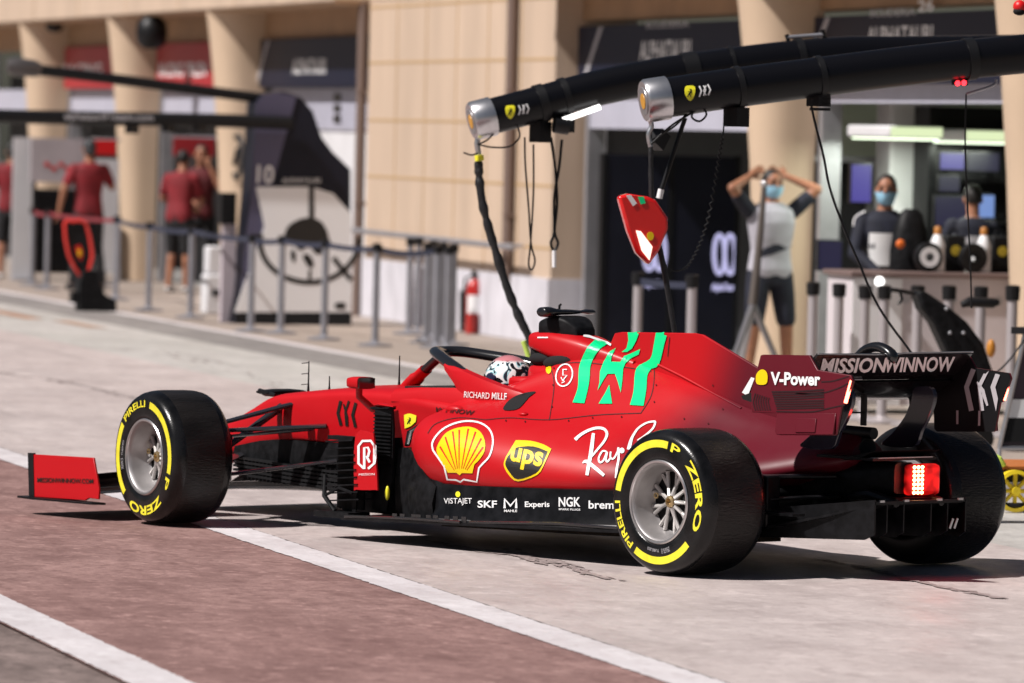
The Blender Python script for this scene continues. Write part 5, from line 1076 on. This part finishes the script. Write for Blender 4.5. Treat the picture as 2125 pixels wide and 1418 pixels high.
# ------------------------------------------------------------------ right-hand garage: pillar, screens, counter and what stands on it
t = placed('interior_pillar', 'white square pillar inside the bright garage', 'pillar', 21.6, ats(1882, 400, 21.6)[1]); a = ats(1828, 300, 21.6); b_ = ats(1934, 300, 21.6); h = (a[1]-b_[1])/2; m = MB(); m.bx(-.2, .2, -h, h, 0, 2.65); obj('shaft', m, WHITEI, t, smooth=0, bevel=.03); m = MB(); m.bx(-.21, .21, -h-.01, h+.01, 0, .12); obj('plinth', m, ALU, t)
SCRB = glow('screen_violet', (.13, .10, .60), .45); SCRC = glow('screen_cyan', (.25, .40, .85), .6); SCRD = glow('screen_dim', (.03, .025, .10), .35)
for u0, u1, v0, v1, mm, lab in((1952, 2000, 318, 352, SCRB, 'violet lit monitor high on the garage rack'), (2008, 2072, 318, 356, SCRD, 'dim monitor high on the rack near the column'), (1950, 1990, 366, 398, SCRD, 'dim small monitor in the middle of the rack'), (1942, 2010, 408, 470, SCRD, 'wide dark monitor left of the seated engineer'), (2022, 2062, 405, 452, SCRC, 'bright cyan monitor right of the seated engineer'), (1768, 1806, 342, 420, SCRB, 'violet screen behind the masked crew member'), (1700, 1745, 500, 560, SCRD, 'low dim screen in the dark doorway')):
    s_ = 20.6; a = ats(u0, v0, s_); b_ = ats(u1, v1, s_); t = thing('monitor', lab, 'monitor', B(s_, (a[1]+b_[1])/2, (a[2]+b_[2])/2), PAZ, 'garage monitors'); w_, h = a[1]-b_[1], a[2]-b_[2]
    m = MB(); m.bx(0, .05, -w_/2-.012, w_/2+.012, -h/2-.012, h/2+.012); obj('bezel', m, BLACK, t, bevel=.005); m = MB(); m.bx(-.006, -.001, -w_/2, w_/2, -h/2, h/2); obj('screen', m, mm, t, smooth=0); m = MB(); m.cyl((.05, 0, 0), (.25, 0, 0), .02, 8); obj('arm', m, BLACK, t)
t = placed('equipment_rack', 'black equipment rack carrying the garage monitors', 'rack', 21.0, ats(2010, 400, 21.0)[1]); a = ats(1940, 300, 21.0); b_ = ats(2140, 300, 21.0); h = (a[1]-b_[1])/2; m = MB()
for z in(.5, 1.0, 1.35, 1.7, 2.1): m.bx(-.18, .18, -h, h*.93, z-.02, z+.02)
for y in(-h, h*.93): m.bx(-.2, .2, y-.03, y+.03, 0, 2.3)
m.bx(.18, .2, -h, h*.93, 0, 2.3); obj('frame', m, BLACK, t); m = MB()
for k in range(22): m.bx(-.19, -.175, -h+.05+random.random()*(2*h-.2), -h+.09+random.random()*.0+random.random()*(2*h-.2), .6+1.4*random.random(), .62+1.4*random.random()) if False else m.box((-.185, random.uniform(-h+.05, h*.9-.05), random.choice((.55, .6, 1.05, 1.1, 1.4, 1.75))), (.02, random.uniform(.03, .12), random.uniform(.02, .05)))
obj('rack_units', m, CARBONM, t)
t = placed('garage_doorway', 'dark doorway with grey frame left of the white pillar', 'doorway', 22.3, ats(1735, 400, 22.3)[1]); a = ats(1690, 335, 22.3); b_ = ats(1815, 335, 22.3); h = (a[1]-b_[1])/2; m = MB(); m.bx(0, .05, -h, h, 0, a[2]); obj('leaf', m, DARK, t); m = MB(); m.bx(-.05, .06, h, h+.06, 0, a[2]+.05); m.bx(-.05, .06, -h-.06, -h, 0, a[2]+.05); m.bx(-.05, .06, -h, h, a[2], a[2]+.05); obj('frame', m, ALU, t)
# counter
cs = 15.6; a = ats(1770, 563, cs); b_ = ats(2140, 575, cs); CT = placed('counter', 'long white service counter with pale printed front in the right-hand garage', 'counter', cs, (a[1]+b_[1])/2); h = (a[1]-b_[1])/2
m = MB(); m.bx(0, .6, -h, h, .06, a[2]-.04); obj('front', m, mat('counter_pinkish_white', (.60, .55, .57), .5, var=.06, vscale=2), CT, smooth=0); m = MB(); m.bx(-.05, .65, -h-.03, h+.03, a[2]-.04, a[2]); obj('worktop', m, mat('worktop_brown', (.16, .11, .10), .5), CT, bevel=.008); m = MB(); m.bx(-.012, -.001, h*.45, h-.0, .06, a[2]-.05); obj('white_end_panel', m, WHITE, CT, smooth=0)
m = MB()
for k in range(6): m.cyl((-.006, -h+.25+.18*k, a[2]-.2), (.0, -h+.25+.18*k, a[2]-.2), .035, 14)
obj('round_prints', m, GREYD, CT, smooth=0)
ZT = a[2]
def on_counter(name, label, cat, u, v=560, grp=None, ds=.25): q = ats(u, v, cs+ds); return placed(name, label, cat, cs+ds, q[1], ZT, 0, grp)
for u, lab in((1944, 'white bottle with orange cap left of the black reel on the counter'), (2040, 'white bottle with orange cap right of the black reel on the counter')):
    t = on_counter('bottle', lab, 'bottle', u, 560, 'white bottles on the counter'); m = MB(); m.lathe([(.002, 0), (.055, 0), (.06, .02), (.055, .16), (.06, .20), (.035, .26), (.025, .28), (.002, .28)], n=18); obj('body', m, WHITE, t); m = MB(); m.lathe([(.028, .28), (.028, .325), (.016, .34), (.002, .34)], n=14); obj('cap', m, mat('cap_ochre', (.42, .17, .03), .5), t)
for u, lab in((1925, 'small white-walled wheel on the counter left of the bottle'), (2018, 'black reel standing on the counter between the bottles')):
    t = on_counter('reel', lab, 'reel', u, 560, None, .2); m = MB(); m.lathe([(.03, -.04), (.10, -.04), (.11, -.02), (.11, .02), (.10, .04), (.03, .04)], c=(0, 0, .11), axis='x', n=24, closed=True); obj('drum', m, BLACK, t); m = MB(); m.lathe([(.03, -.045), (.075 if u < 2000 else .05, -.046), (.075 if u < 2000 else .05, -.041)], c=(0, 0, .11), axis='x', n=20); obj('disc', m, WHITE if u < 2000 else CARBONM, t)
for u, lab in((1975, 'black case with a yellow emblem between the bottles'), (2072, 'black case with a yellow emblem by the column')):
    t = on_counter('case', lab, 'case', u, 560, 'black cases on the counter', .4); m = MB(); m.bx(-.08, .08, -.08, .08, 0, .27); obj('body', m, BLACK, t, bevel=.015); m = MB(); m.lathe([(.04, -.084), (.002, -.085)], c=(0, 0, .16), axis='x', n=14); obj('emblem', m, mat('emblem_ochre', (.5, .36, .03), .5), t); m = MB(); m.tube([(0, -.04, .27), (0, -.03, .31), (0, .03, .31), (0, .04, .27)], .008, 6); obj('handle', m, BLACK, t)
t = on_counter('seat_shell', 'tall black moulded seat shell with an orange knob behind the counter', 'seat', 1885, 560, None, .45); m = MB(); P = []
for z, r, dx in((-.1, .13, 0), (.0, .15, 0), (.15, .15, .01), (.30, .13, .02), (.42, .09, .03), (.46, .05, .03)): P.append([(dx+r*.7*math.cos(b), r*math.sin(b)-.04*z, z) for b in [2*math.pi*k/16 for k in range(16)]])
m.loft(P); obj('shell', m, CARBONM, t); m = MB(); m.ell((-.13, .11, .20), (.02, .035, .035)); obj('knob', m, ORANGE, t)
t = on_counter('round_light', 'small round lamp on the counter corner', 'lamp', 1825, 582, None, -.08); t.location.z = ZT-.07; m = MB(); m.ell((0, 0, 0), (.03, .035, .035)); obj('bulb', m, glow('bulb_white', (1, .98, .95), 3), t); m = MB(); m.box((.03, 0, 0), (.03, .05, .05)); obj('holder', m, BLACK, t)
# lifting jack
JS = 10.5; JK = thing('lifting_jack', 'black car lifting jack tilted against the posts with a grab handle', 'jack', B(JS, *ats(1970, 700, JS)[1:2], 0), PAZ)
facing(JK, [(1895, 605), (1910, 602), (1960, 635), (2000, 668), (2035, 715), (2060, 790), (1985, 790), (1960, 735), (1930, 670), (1905, 640)], JS, -.08, .08, CARBONM, 'frame', smooth=20, bevel=.02)
m = MB(); m.tube(spline([B(JS, *ats(u, v, JS)[1:]) for u, v in [(1905, 612), (1880, 606), (1852, 602), (1850, 606)]], 3), .014, 8); m.tube([B(JS, *ats(u, v, JS)[1:]) for u, v in [(1868, 606), (1872, 622), (1864, 632)]], .010, 8); abs_obj('handle', m, BLACK, JK)
m = MB(); m.tube([B(JS-.1, *ats(u, v, JS)[1:]) for u, v in [(1985, 632), (2000, 626), (2050, 628), (2062, 626)]], [.02, .034, .034, .02], 10); abs_obj('cross_bar', m, BLACK, JK); m = MB(); m.ell(B(JS-.1, *ats(2046, 722, JS)[1:]), (.03, .03, .06)); abs_obj('orange_stop', m, mat('stop_ochre', (.5, .2, .02), .5), JK)
m = MB(); 
for u, v in((1955, 640), (1962, 690), (1990, 690)): m.ell(B(JS-.09, *ats(u, v, JS)[1:]), (.012,)*3)
abs_obj('bolts', m, ALU, JK)
for k in(-.16, .16): m = MB(); c = B(JS+k, ats(2020, 780, JS)[1], .09); m.tube([c-Vector(PD)*.02, c+Vector(PD)*.02], .09, 20); abs_obj('wheel', m, BLACK, JK)
# easel board and yellow-wheeled trolley at the picture edge
ES = 6.6; g0 = ats(2075, 932, ES); EB = thing('easel_board', 'dark easel board in a pale metal frame at the picture edge behind the rear wing', 'board', B(ES, g0[1]-.3, 0), PAZ)
m = MB(); p0, p1, p2_, p3 = [B(ES, *ats(u, v, ES)[1:]) for u, v in[(2074, 930), (2128, 690), (2260, 690), (2220, 930)]]
m.tube([p0, p1], .014, 8); m.tube([p0, p3], .014, 8); m.tube([p3, p2_], .014, 8); m.tube([p1, p2_], .014, 8); abs_obj('frame', m, LIP, EB)
m = MB(); m.add([p0+Vector(PD)*.01, p1+Vector(PD)*.01, p2_+Vector(PD)*.01, p3+Vector(PD)*.01, p0+Vector(PD)*.03, p1+Vector(PD)*.03, p2_+Vector(PD)*.03, p3+Vector(PD)*.03], [(0, 1, 2, 3), (4, 5, 6, 7), (0, 1, 5, 4), (1, 2, 6, 5), (2, 3, 7, 6), (3, 0, 4, 7)]); abs_obj('board', m, mat('board_plum', (.05, .03, .045), .4), EB, smooth=0)
L_ = lambda a, b, f: a.lerp(b, f)
m = MB(); o_ = Vector(PD)*-.002; m.add([L_(p0, p1, .06)+o_, L_(p3, p2_, .06)+o_, L_(p3, p2_, .42)+o_, L_(p0, p1, .42)+o_], [(0, 1, 2, 3)]); abs_obj('white_band', m, DECALW, EB, smooth=0); m = MB(); o_ = Vector(PD)*-.004; m.add([L_(p0, p1, .05)+o_, L_(p3, p2_, .05)+o_, L_(p3, p2_, .26)+o_, L_(p0, p1, .26)+o_], [(0, 1, 2, 3)]); abs_obj('dark_band', m, DARK, EB, smooth=0)
m = MB(); foot = Vector((p0.x, p0.y, 0)); m.tube([p0, foot], .012, 8); m.tube([p3, Vector((p3.x, p3.y, 0))], .012, 8); m.tube([p1.lerp(p2_, .5), Vector(B(ES+.6, g0[1]-.4, 0))], .012, 8); abs_obj('legs', m, ALU, EB); m = MB(); m.tube([p1+Vector((0, 0, .02)), p1+(p0-p1).normalized()*-.06], .012, 8); m.box(p1+Vector((0, 0, .01)), (.12, .12, .04)); abs_obj('clip', m, BLACK, EB)
hang(EB, 'cable', [(2126, 705), (2108, 730), (2085, 758), (2060, 780)], ES-.06, .006, BLACK)
g0 = atz(2105, 1063); TR = thing('trolley', 'low black trolley with a yellow spoked wheel and orange deck beside the far rear tyre', 'trolley', B(g0[0], g0[1], 0), PAZ)
r = .115; m = MB(); m.lathe([(r-.02, -.03), (r, -.025), (r, .025), (r-.02, .03)], c=(0, 0, r), axis='x', n=28, closed=True)
for k in range(8): b = math.pi*k/4; m.tube([(0, .02*math.cos(b), r+.02*math.sin(b)), (0, (r-.015)*math.cos(b), r+(r-.015)*math.sin(b))], .012, 6)
m.lathe([(.002, -.03), (.025, -.03), (.025, .03), (.002, .03)], c=(0, 0, r), axis='x', n=12); obj('wheel', m, WHEELY, TR)
m = MB(); m.bx(.04, .7, -.6, .12, .16, .22); m.bx(-.02, .04, -.5, .05, .02, .05); obj('chassis', m, BLACK, TR, bevel=.01); m = MB(); m.bx(.05, .7, -.6, .13, .225, .25); obj('deck', m, mat('deck_ochre', (.45, .14, .03), .6), TR, bevel=.005); m = MB(); m.lathe([(.002, -.03), (r, -.03), (r, .03), (.002, .03)], c=(.6, -.02, r), axis='x', n=20); obj('wheel', m, WHEELY, TR)
m = MB(); m.tube([(.05, .05, .25), (.04, .08, .29), (.05, .10, .30)], .015, 8); obj('strap_end', m, LIME, TR)
# tripod
a = ats(1590, 790, 19.0); tb = ats(1562, 640, 19.0); TP = thing('tripod', 'grey metal tripod mast standing before the cream column and the man with raised arms', 'tripod', B(19.0, tb[1], 0), PAZ)
m = MB(); m.tube([B(19, *ats(u, v, 19)[1:]) for u, v in[(1586, 385), (1578, 480), (1570, 560), (1562, 632)]], [.022, .028, .032, .036], 10); abs_obj('mast', m, mat('mast_bronze', (.22, .19, .17), .35, .6), TP, smooth=50)
for (u, v), ds in(((1518, 760), -.3), ((1532, 790), .2), ((1625, 780), 0)): m = MB(); q = ats(u, v, 19+ds); m.tube([B(19, *ats(1562, 632, 19)[1:]), B(19+ds, q[1], max(0.02, q[2]))], [.028, .024], 8); abs_obj('leg', m, LIP if u < 1530 else ALU, TP)
m = MB(); m.ell(B(19, *ats(1586, 382, 19)[1:]), (.03, .03, .03)); abs_obj('head', m, SILVER, TP)

# ------------------------------------------------------------------ people
def baked(name, mb, m_, parent, voxel=.011, it=5):
    me = bpy.data.meshes.new('tmp'); me.from_pydata([tuple(p) for p in mb.v], [], mb.f); o = bpy.data.objects.new('tmp', me); COL.objects.link(o)
    bm = bmesh.new(); bm.from_mesh(me); bmesh.ops.recalc_face_normals(bm, faces=bm.faces); bm.to_mesh(me); bm.free()
    r = o.modifiers.new('r', 'REMESH'); r.mode = 'VOXEL'; r.voxel_size = voxel
    s_ = o.modifiers.new('s', 'SMOOTH'); s_.factor = .5; s_.iterations = it
    n = bpy.data.meshes.new_from_object(o.evaluated_get(bpy.context.evaluated_depsgraph_get())); bpy.data.objects.remove(o); bpy.data.meshes.remove(me)
    n.name = name; n.materials.clear(); n.materials.append(m_); n.shade_smooth(); q = bpy.data.objects.new(name, n); COL.objects.link(q); q.parent = parent; return q
TORSO = [(.86, .105, .150, 0), (.93, .115, .165, 0), (1.02, .105, .150, .0), (1.10, .10, .142, .005), (1.20, .112, .158, .008), (1.32, .122, .176, .004), (1.41, .108, .170, -.005), (1.455, .085, .125, -.01), (1.485, .06, .075, -.01)]
def torso(mb, g=0., z0=0., z1=9., bend=lambda p: p):
    rows = []
    for z, rx, ry, dx in TORSO:
        if z0 <= z <= z1: rows.append([bend(Vector((dx+(rx+g)*math.copysign(abs(math.cos(a))**.85, math.cos(a)), (ry+g)*math.copysign(abs(math.sin(a))**.85, math.sin(a)), z))) for a in [2*math.pi*k/20 for k in range(20)]])
    mb.loft(rows)
def limb(mb, a, b_, r0, r1, n=12):
    a, b_ = V3(a), V3(b_); mid = a.lerp(b_, .4); mb.tube([a, mid, b_], [r0, (r0*.55+r1*.45)*1.06, r1], n); mb.ell(a, (r0,)*3, 10, 8); mb.ell(b_, (r1,)*3, 10, 8)
def hand(mb, w_, d, up_):
    """palm, four bent fingers of different lengths and a thumb leaving the side of the palm"""
    d = V3(d).normalized(); up_ = V3(up_); up_ = (up_-d*up_.dot(d)).normalized(); sd_ = d.cross(up_); w_ = V3(w_)
    M = Matrix((d, sd_, up_)).transposed(); mb.ell(w_+d*.045, (.055, .042, .018), 12, 8, M)
    for k, L in enumerate((.060, .075, .080, .066)):
        o_ = w_+d*.082+sd_*(-.030+.020*k); mb.tube([o_, o_+d*L*.45-up_*.004, o_+d*L*.8-up_*.016, o_+d*L-up_*.03], [.0098, .0092, .0085, .007], 8)
    o_ = w_+d*.03-sd_*.036; mb.tube([o_, o_+d*.03-sd_*.022-up_*.006, o_+d*.058-sd_*.026-up_*.014], [.012, .0105, .008], 8)
def person(label, s, t, facing_, H, arms, top, bottom, sleeve=.5, legs=None, shorts=True, hair='short', mask=False, z=0., headyaw=0., bend=0., sleeves=None, voxel=.011, group=None, cap=None, name='person'):
    o = thing(name, label, 'person', B(s, t, z), PAZ+facing_, group); o.scale = (H/1.75,)*3
    def bd(p):                                  # lean forward from the hips
        if not bend or p.z < .93: return p
        return Matrix.Rotation(bend, 3, 'Y')@(p-Vector((0, 0, .93)))+Vector((0, 0, .93))
    legs = legs or {1: ((.02, .11, .50), (-.01, .12, .08), 0), -1: ((.02, -.11, .50), (-.01, -.12, .08), 0)}
    b = MB(); torso(b, -.006, bend=bd)
    hc = bd(Vector((.015, 0, 1.635))); HR = Matrix.Rotation(headyaw, 3, 'Z')
    b.tube([bd(Vector((-.01, 0, 1.44))), bd(Vector((0, 0, 1.50))), hc-Vector((0.005, 0, .05))], [.062, .055, .055], 14)
    b.ell(hc+Vector((0, 0, .02)), (.094, .074, .098), 16, 12, HR); b.ell(hc+HR@Vector((.022, 0, -.05)), (.066, .056, .062), 14, 10, HR)
    b.ell(hc+HR@Vector((.098, 0, -.012)), (.018, .012, .024), 8, 6, HR); b.ell(hc+HR@Vector((.085, 0, -.062)), (.012, .024, .010), 8, 6, HR)
    for sg in(1, -1): b.ell(hc+HR@Vector((-.005, sg*.078, -.005)), (.018, .010, .030), 8, 6, HR)
    sh = MB(); torso(sh, .010, .86, bend=bd)
    for sg in(1, -1):
        sl = MB() if sleeves else sh
        S_ = bd(Vector((-.005, sg*.175, 1.41))); E_, W_, hu = arms[sg]; E_, W_ = V3(E_), V3(W_)
        limb(b, S_, E_, .050, .041); limb(b, E_, W_, .041, .027); d = (W_-E_).normalized(); hand(b, W_, d, hu)
        if sleeve > .9: limb(sl, S_, E_, .064, .054); limb(sl, E_, E_.lerp(W_, .94), .054, .040)
        else: limb(sl, S_, S_.lerp(E_, sleeve+.2), .064, .060)
        if sleeves: baked('sleeve', sl, sleeves, o, voxel, 6)
    pt_ = MB()
    rows = []
    for zq, rx, ry in((.80, .11, .155), (.86, .117, .165), (.93, .122, .170), (.985, .116, .162)): rows.append([(rx*math.cos(a), ry*math.sin(a), zq) for a in [2*math.pi*k/20 for k in range(20)]])
    pt_.loft(rows); shoe = MB()
    for sg in(1, -1):
        Hp = Vector((0, sg*.088, .88)); K, A, yaw = legs[sg]; K, A = V3(K), V3(A); limb(b, Hp, K, .085, .056); limb(b, K, A, .056, .036); b.ell(K.lerp(A, .3)-Vector((.018, 0, 0)), (.045, .045, .10), 10, 8)
        fr = Matrix.Rotation(yaw, 3, 'Z'); b.ell(A+fr@Vector((.06, 0, -.045)), (.11, .04, .033), 12, 8, fr)
        limb(pt_, Hp, Hp.lerp(K, .95) if shorts else K, .098, .078 if shorts else .068)
        if not shorts: limb(pt_, K, K.lerp(A, .93), .068, .055)
        shoe.ell(A+fr@Vector((.06, 0, -.042)), (.135, .05, .042), 14, 8, fr); shoe.bx(0, 0, 0, 0, 0, 0) if False else None
    baked('body', b, SKIN, o, voxel*.85, 3)
    st_ = baked('shirt', sh, top, o, voxel, 6)
    baked('shorts' if shorts else 'trousers', pt_, bottom, o, voxel, 6); baked('shoes', shoe, SHOE if shorts else CLOTHB, o, voxel, 3)
    hb = MB()
    hb.ell(hc+HR@Vector((-.014, 0, .035)), (.096, .081, .096), 16, 12, HR)
    hm = baked('hair', hb, HAIR, o, .014, 2) if not cap else None
    if cap: hb.ell(hc+HR@Vector((-.05, 0, -.03)), (.062, .074, .05), 12, 8, HR); baked('cap', hb, cap, o, .014, 3)
    eb = MB()
    for sg in(1, -1): eb.ell(hc+HR@Vector((.084, sg*.032, .008)), (.012, .015, .008), 8, 6, HR); eb.box(hc+HR@Vector((.089, sg*.033, .032)), (.012, .036, .007), HR)
    obj('eyes', eb, HAIR, o)
    if mask:
        mk_ = MB(); rows = []
        for zq, r_, w_ in((-.115, .070, .030), (-.09, .095, .052), (-.05, .116, .064), (-.012, .112, .072)):
            rows.append([hc+HR@Vector((r_*math.cos(a)*1.0-.01, (w_+.012)*math.sin(a), zq)) for a in np.linspace(-1.45, 1.45, 13)])
        mk_.loft(rows, closed=False)
        for sg in(1, -1): mk_.tube([hc+HR@Vector((.01, sg*.080, -.03)), hc+HR@Vector((-.02, sg*.088, -.005))], .003, 5)
        obj('face_mask', mk_, MASKB, o, smooth=60)
    return o, hc, HR
def down(sg, out=.24, fwd=.02): return ((-.02, sg*out, 1.14), (fwd+.03, sg*(out+.03), .90), (0, -sg, 0))
pos = lambda u, v, s_: ats(u, v, s_)[1]
# far crew in red
person('crew member in a red shirt cut by the picture edge, seen from behind', 49.5, pos(20, 585, 49.5), -.25, 1.72, {1: down(1), -1: ((.0, -.27, 1.16), (.16, -.30, 1.0), (0, 0, 1))}, SHIRTR, CLOTHB, cap=HAIR)
person('crew member in red shirt and dark cap standing before the pale service panel', 44.8, pos(180, 598, 44.8), .05, 1.80, {1: ((-.03, .30, 1.18), (.02, .34, .93), (0, -1, 0)), -1: ((.06, -.29, 1.20), (.20, -.20, 1.32), (0, 0, 1))}, SHIRTR, CLOTHB, shorts=False, cap=mat('cap_grey', (.03, .032, .036), .6), legs={1: ((.02, .12, .5), (.0, .17, .08), .2), -1: ((.04, -.12, .5), (-.05, -.16, .08), -.2)})
person('crew member in a red shirt and black shorts with bare legs, leaning to the right', 44.6, pos(368, 602, 44.6), -.6, 1.70, {1: ((.10, .27, 1.15), (.28, .16, 1.08), (0, 0, 1)), -1: ((.14, -.24, 1.12), (.34, -.12, 1.05), (0, 0, 1))}, SHIRTR, CLOTHB, bend=.14, legs={1: ((.05, .10, .5), (-.03, .11, .08), 0), -1: ((.03, -.10, .5), (.03, -.10, .08), 0)})
person('crew member in dark red and black raising one hand to the face', 45.3, pos(412, 600, 45.3), math.pi-.3, 1.76, {1: ((.12, .26, 1.22), (.12, .10, 1.52), (-1, 0, 0)), -1: ((.08, -.24, 1.14), (.27, -.08, 1.08), (0, 0, 1))}, mat('shirt_dark_red', (.10, .01, .013), .8, var=.3, vscale=9), CLOTHB, shorts=False)
# man with both hands behind his head
pE, hc, HR = person('man in white and navy with blue face mask and hands behind his head', 21.0, pos(1592, 785, 21.0), math.pi+.15, 1.74, {1: ((.06, .345, 1.60), (-.065, .15, 1.70), (-1, 0, -.3)), -1: ((.06, -.345, 1.60), (-.065, -.15, 1.70), (-1, 0, -.3))}, SHIRTW, CLOTHN, mask=True, sleeves=CLOTHN, voxel=.010, sleeve=.42, legs={1: ((.03, .13, .50), (-.02, .17, .08), .3), -1: ((.03, -.13, .50), (-.02, -.15, .08), -.3)})
m = MB()
rows = []
for z, rx, ry, dx in TORSO:
    if 1.0 < z < 1.3: rows.append([Vector((dx+(rx+.016)*math.cos(a), (ry+.016)*math.sin(a), z+.06*math.sin(a))) for a in np.linspace(-1.2, 1.2, 13)])
m.loft(rows[:2], closed=False); m.v = [v+Vector((0, 0, .05)) for v in m.v]
obj('shirt_band', m, CLOTHN, pE, smooth=60); pE.scale.y *= 1.12
# masked crew member in a navy and white jacket behind the counter
pF, hc, HR = person('masked crew member in a navy and white team jacket standing behind the white counter', 17.2, pos(1828, 790, 17.2), math.pi-.05, 1.74, {1: ((.08, .25, 1.15), (.26, .14, 1.02), (0, 0, 1)), -1: ((.06, -.25, 1.15), (.24, -.10, 1.00), (0, 0, 1))}, CLOTHN, CLOTHN, sleeve=1., mask=True, shorts=False, headyaw=-.35, voxel=.010)
m = MB()
for z0, z1, a0, a1 in((1.06, 1.18, -1.2, .5), (1.18, 1.31, -1.0, .9)):
    rows = []
    for z in(z0, (z0+z1)/2, z1): r_ = np.interp(z, [q[0] for q in TORSO], [q[1] for q in TORSO]); ry = np.interp(z, [q[0] for q in TORSO], [q[2] for q in TORSO]); rows.append([Vector((.006+(r_+.018)*math.cos(a), (ry+.018)*math.sin(a), z)) for a in np.linspace(a0+(z-z0), a1+(z-z0), 11)])
    m.loft(rows, closed=False)
obj('jacket_panel', m, DECALW, pF, smooth=60)
m = MB(); m.tube(spline([(.02, -.16, 1.475), (-.005, -.235, 1.42), (.0, -.245, 1.33)], 5), [.012]*11, 8, (.7, 2.2)); m.tube(spline([(.02, .16, 1.475), (-.005, .235, 1.42), (.0, .245, 1.33)], 5), [.012]*11, 8, (.7, 2.2)); obj('shoulder_stripes', m, DECALW, pF, smooth=60)
# engineer in front of the screens
pG, hc, HR = person('engineer in a navy shirt seen from behind in front of the garage monitors', 19.3, pos(2010, 790, 19.3), -.1, 1.66, {1: ((.10, .27, 1.16), (.32, .2, 1.08), (0, 0, 1)), -1: ((.10, -.27, 1.16), (.32, -.2, 1.08), (0, 0, 1))}, CLOTHN, CLOTHB, shorts=False)
m = MB()
rows = [[Vector((.0-(.13+.0)*math.cos(a), .19*math.sin(a), z)) for a in np.linspace(-1.1, 1.1, 11)] for z in(1.26, 1.33)]; m.loft(rows, closed=False); obj('back_stripe', m, GREYD, pG, smooth=60)
t = placed('office_chair', 'white backed chair behind the engineer at the monitors', 'chair', 18.9, pos(2020, 790, 18.9)); m = MB(); m.bx(-.24, .22, -.22, .22, .44, .50); obj('seat', m, BLACK, t, bevel=.02); m = MB(); m.bx(-.27, -.23, -.21, .21, .62, 1.10); obj('backrest', m, WHITE, t, bevel=.02); m = MB(); m.cyl((0, 0, .08), (0, 0, .44), .03, 10); m.cyl((-.25, 0, .47), (-.25, 0, .7), .02, 8)
for k in range(5): m.cyl((0, 0, .09), (.28*math.cos(k*1.257), .28*math.sin(k*1.257), .04), .02, 8)
obj('base', m, ALU, t)
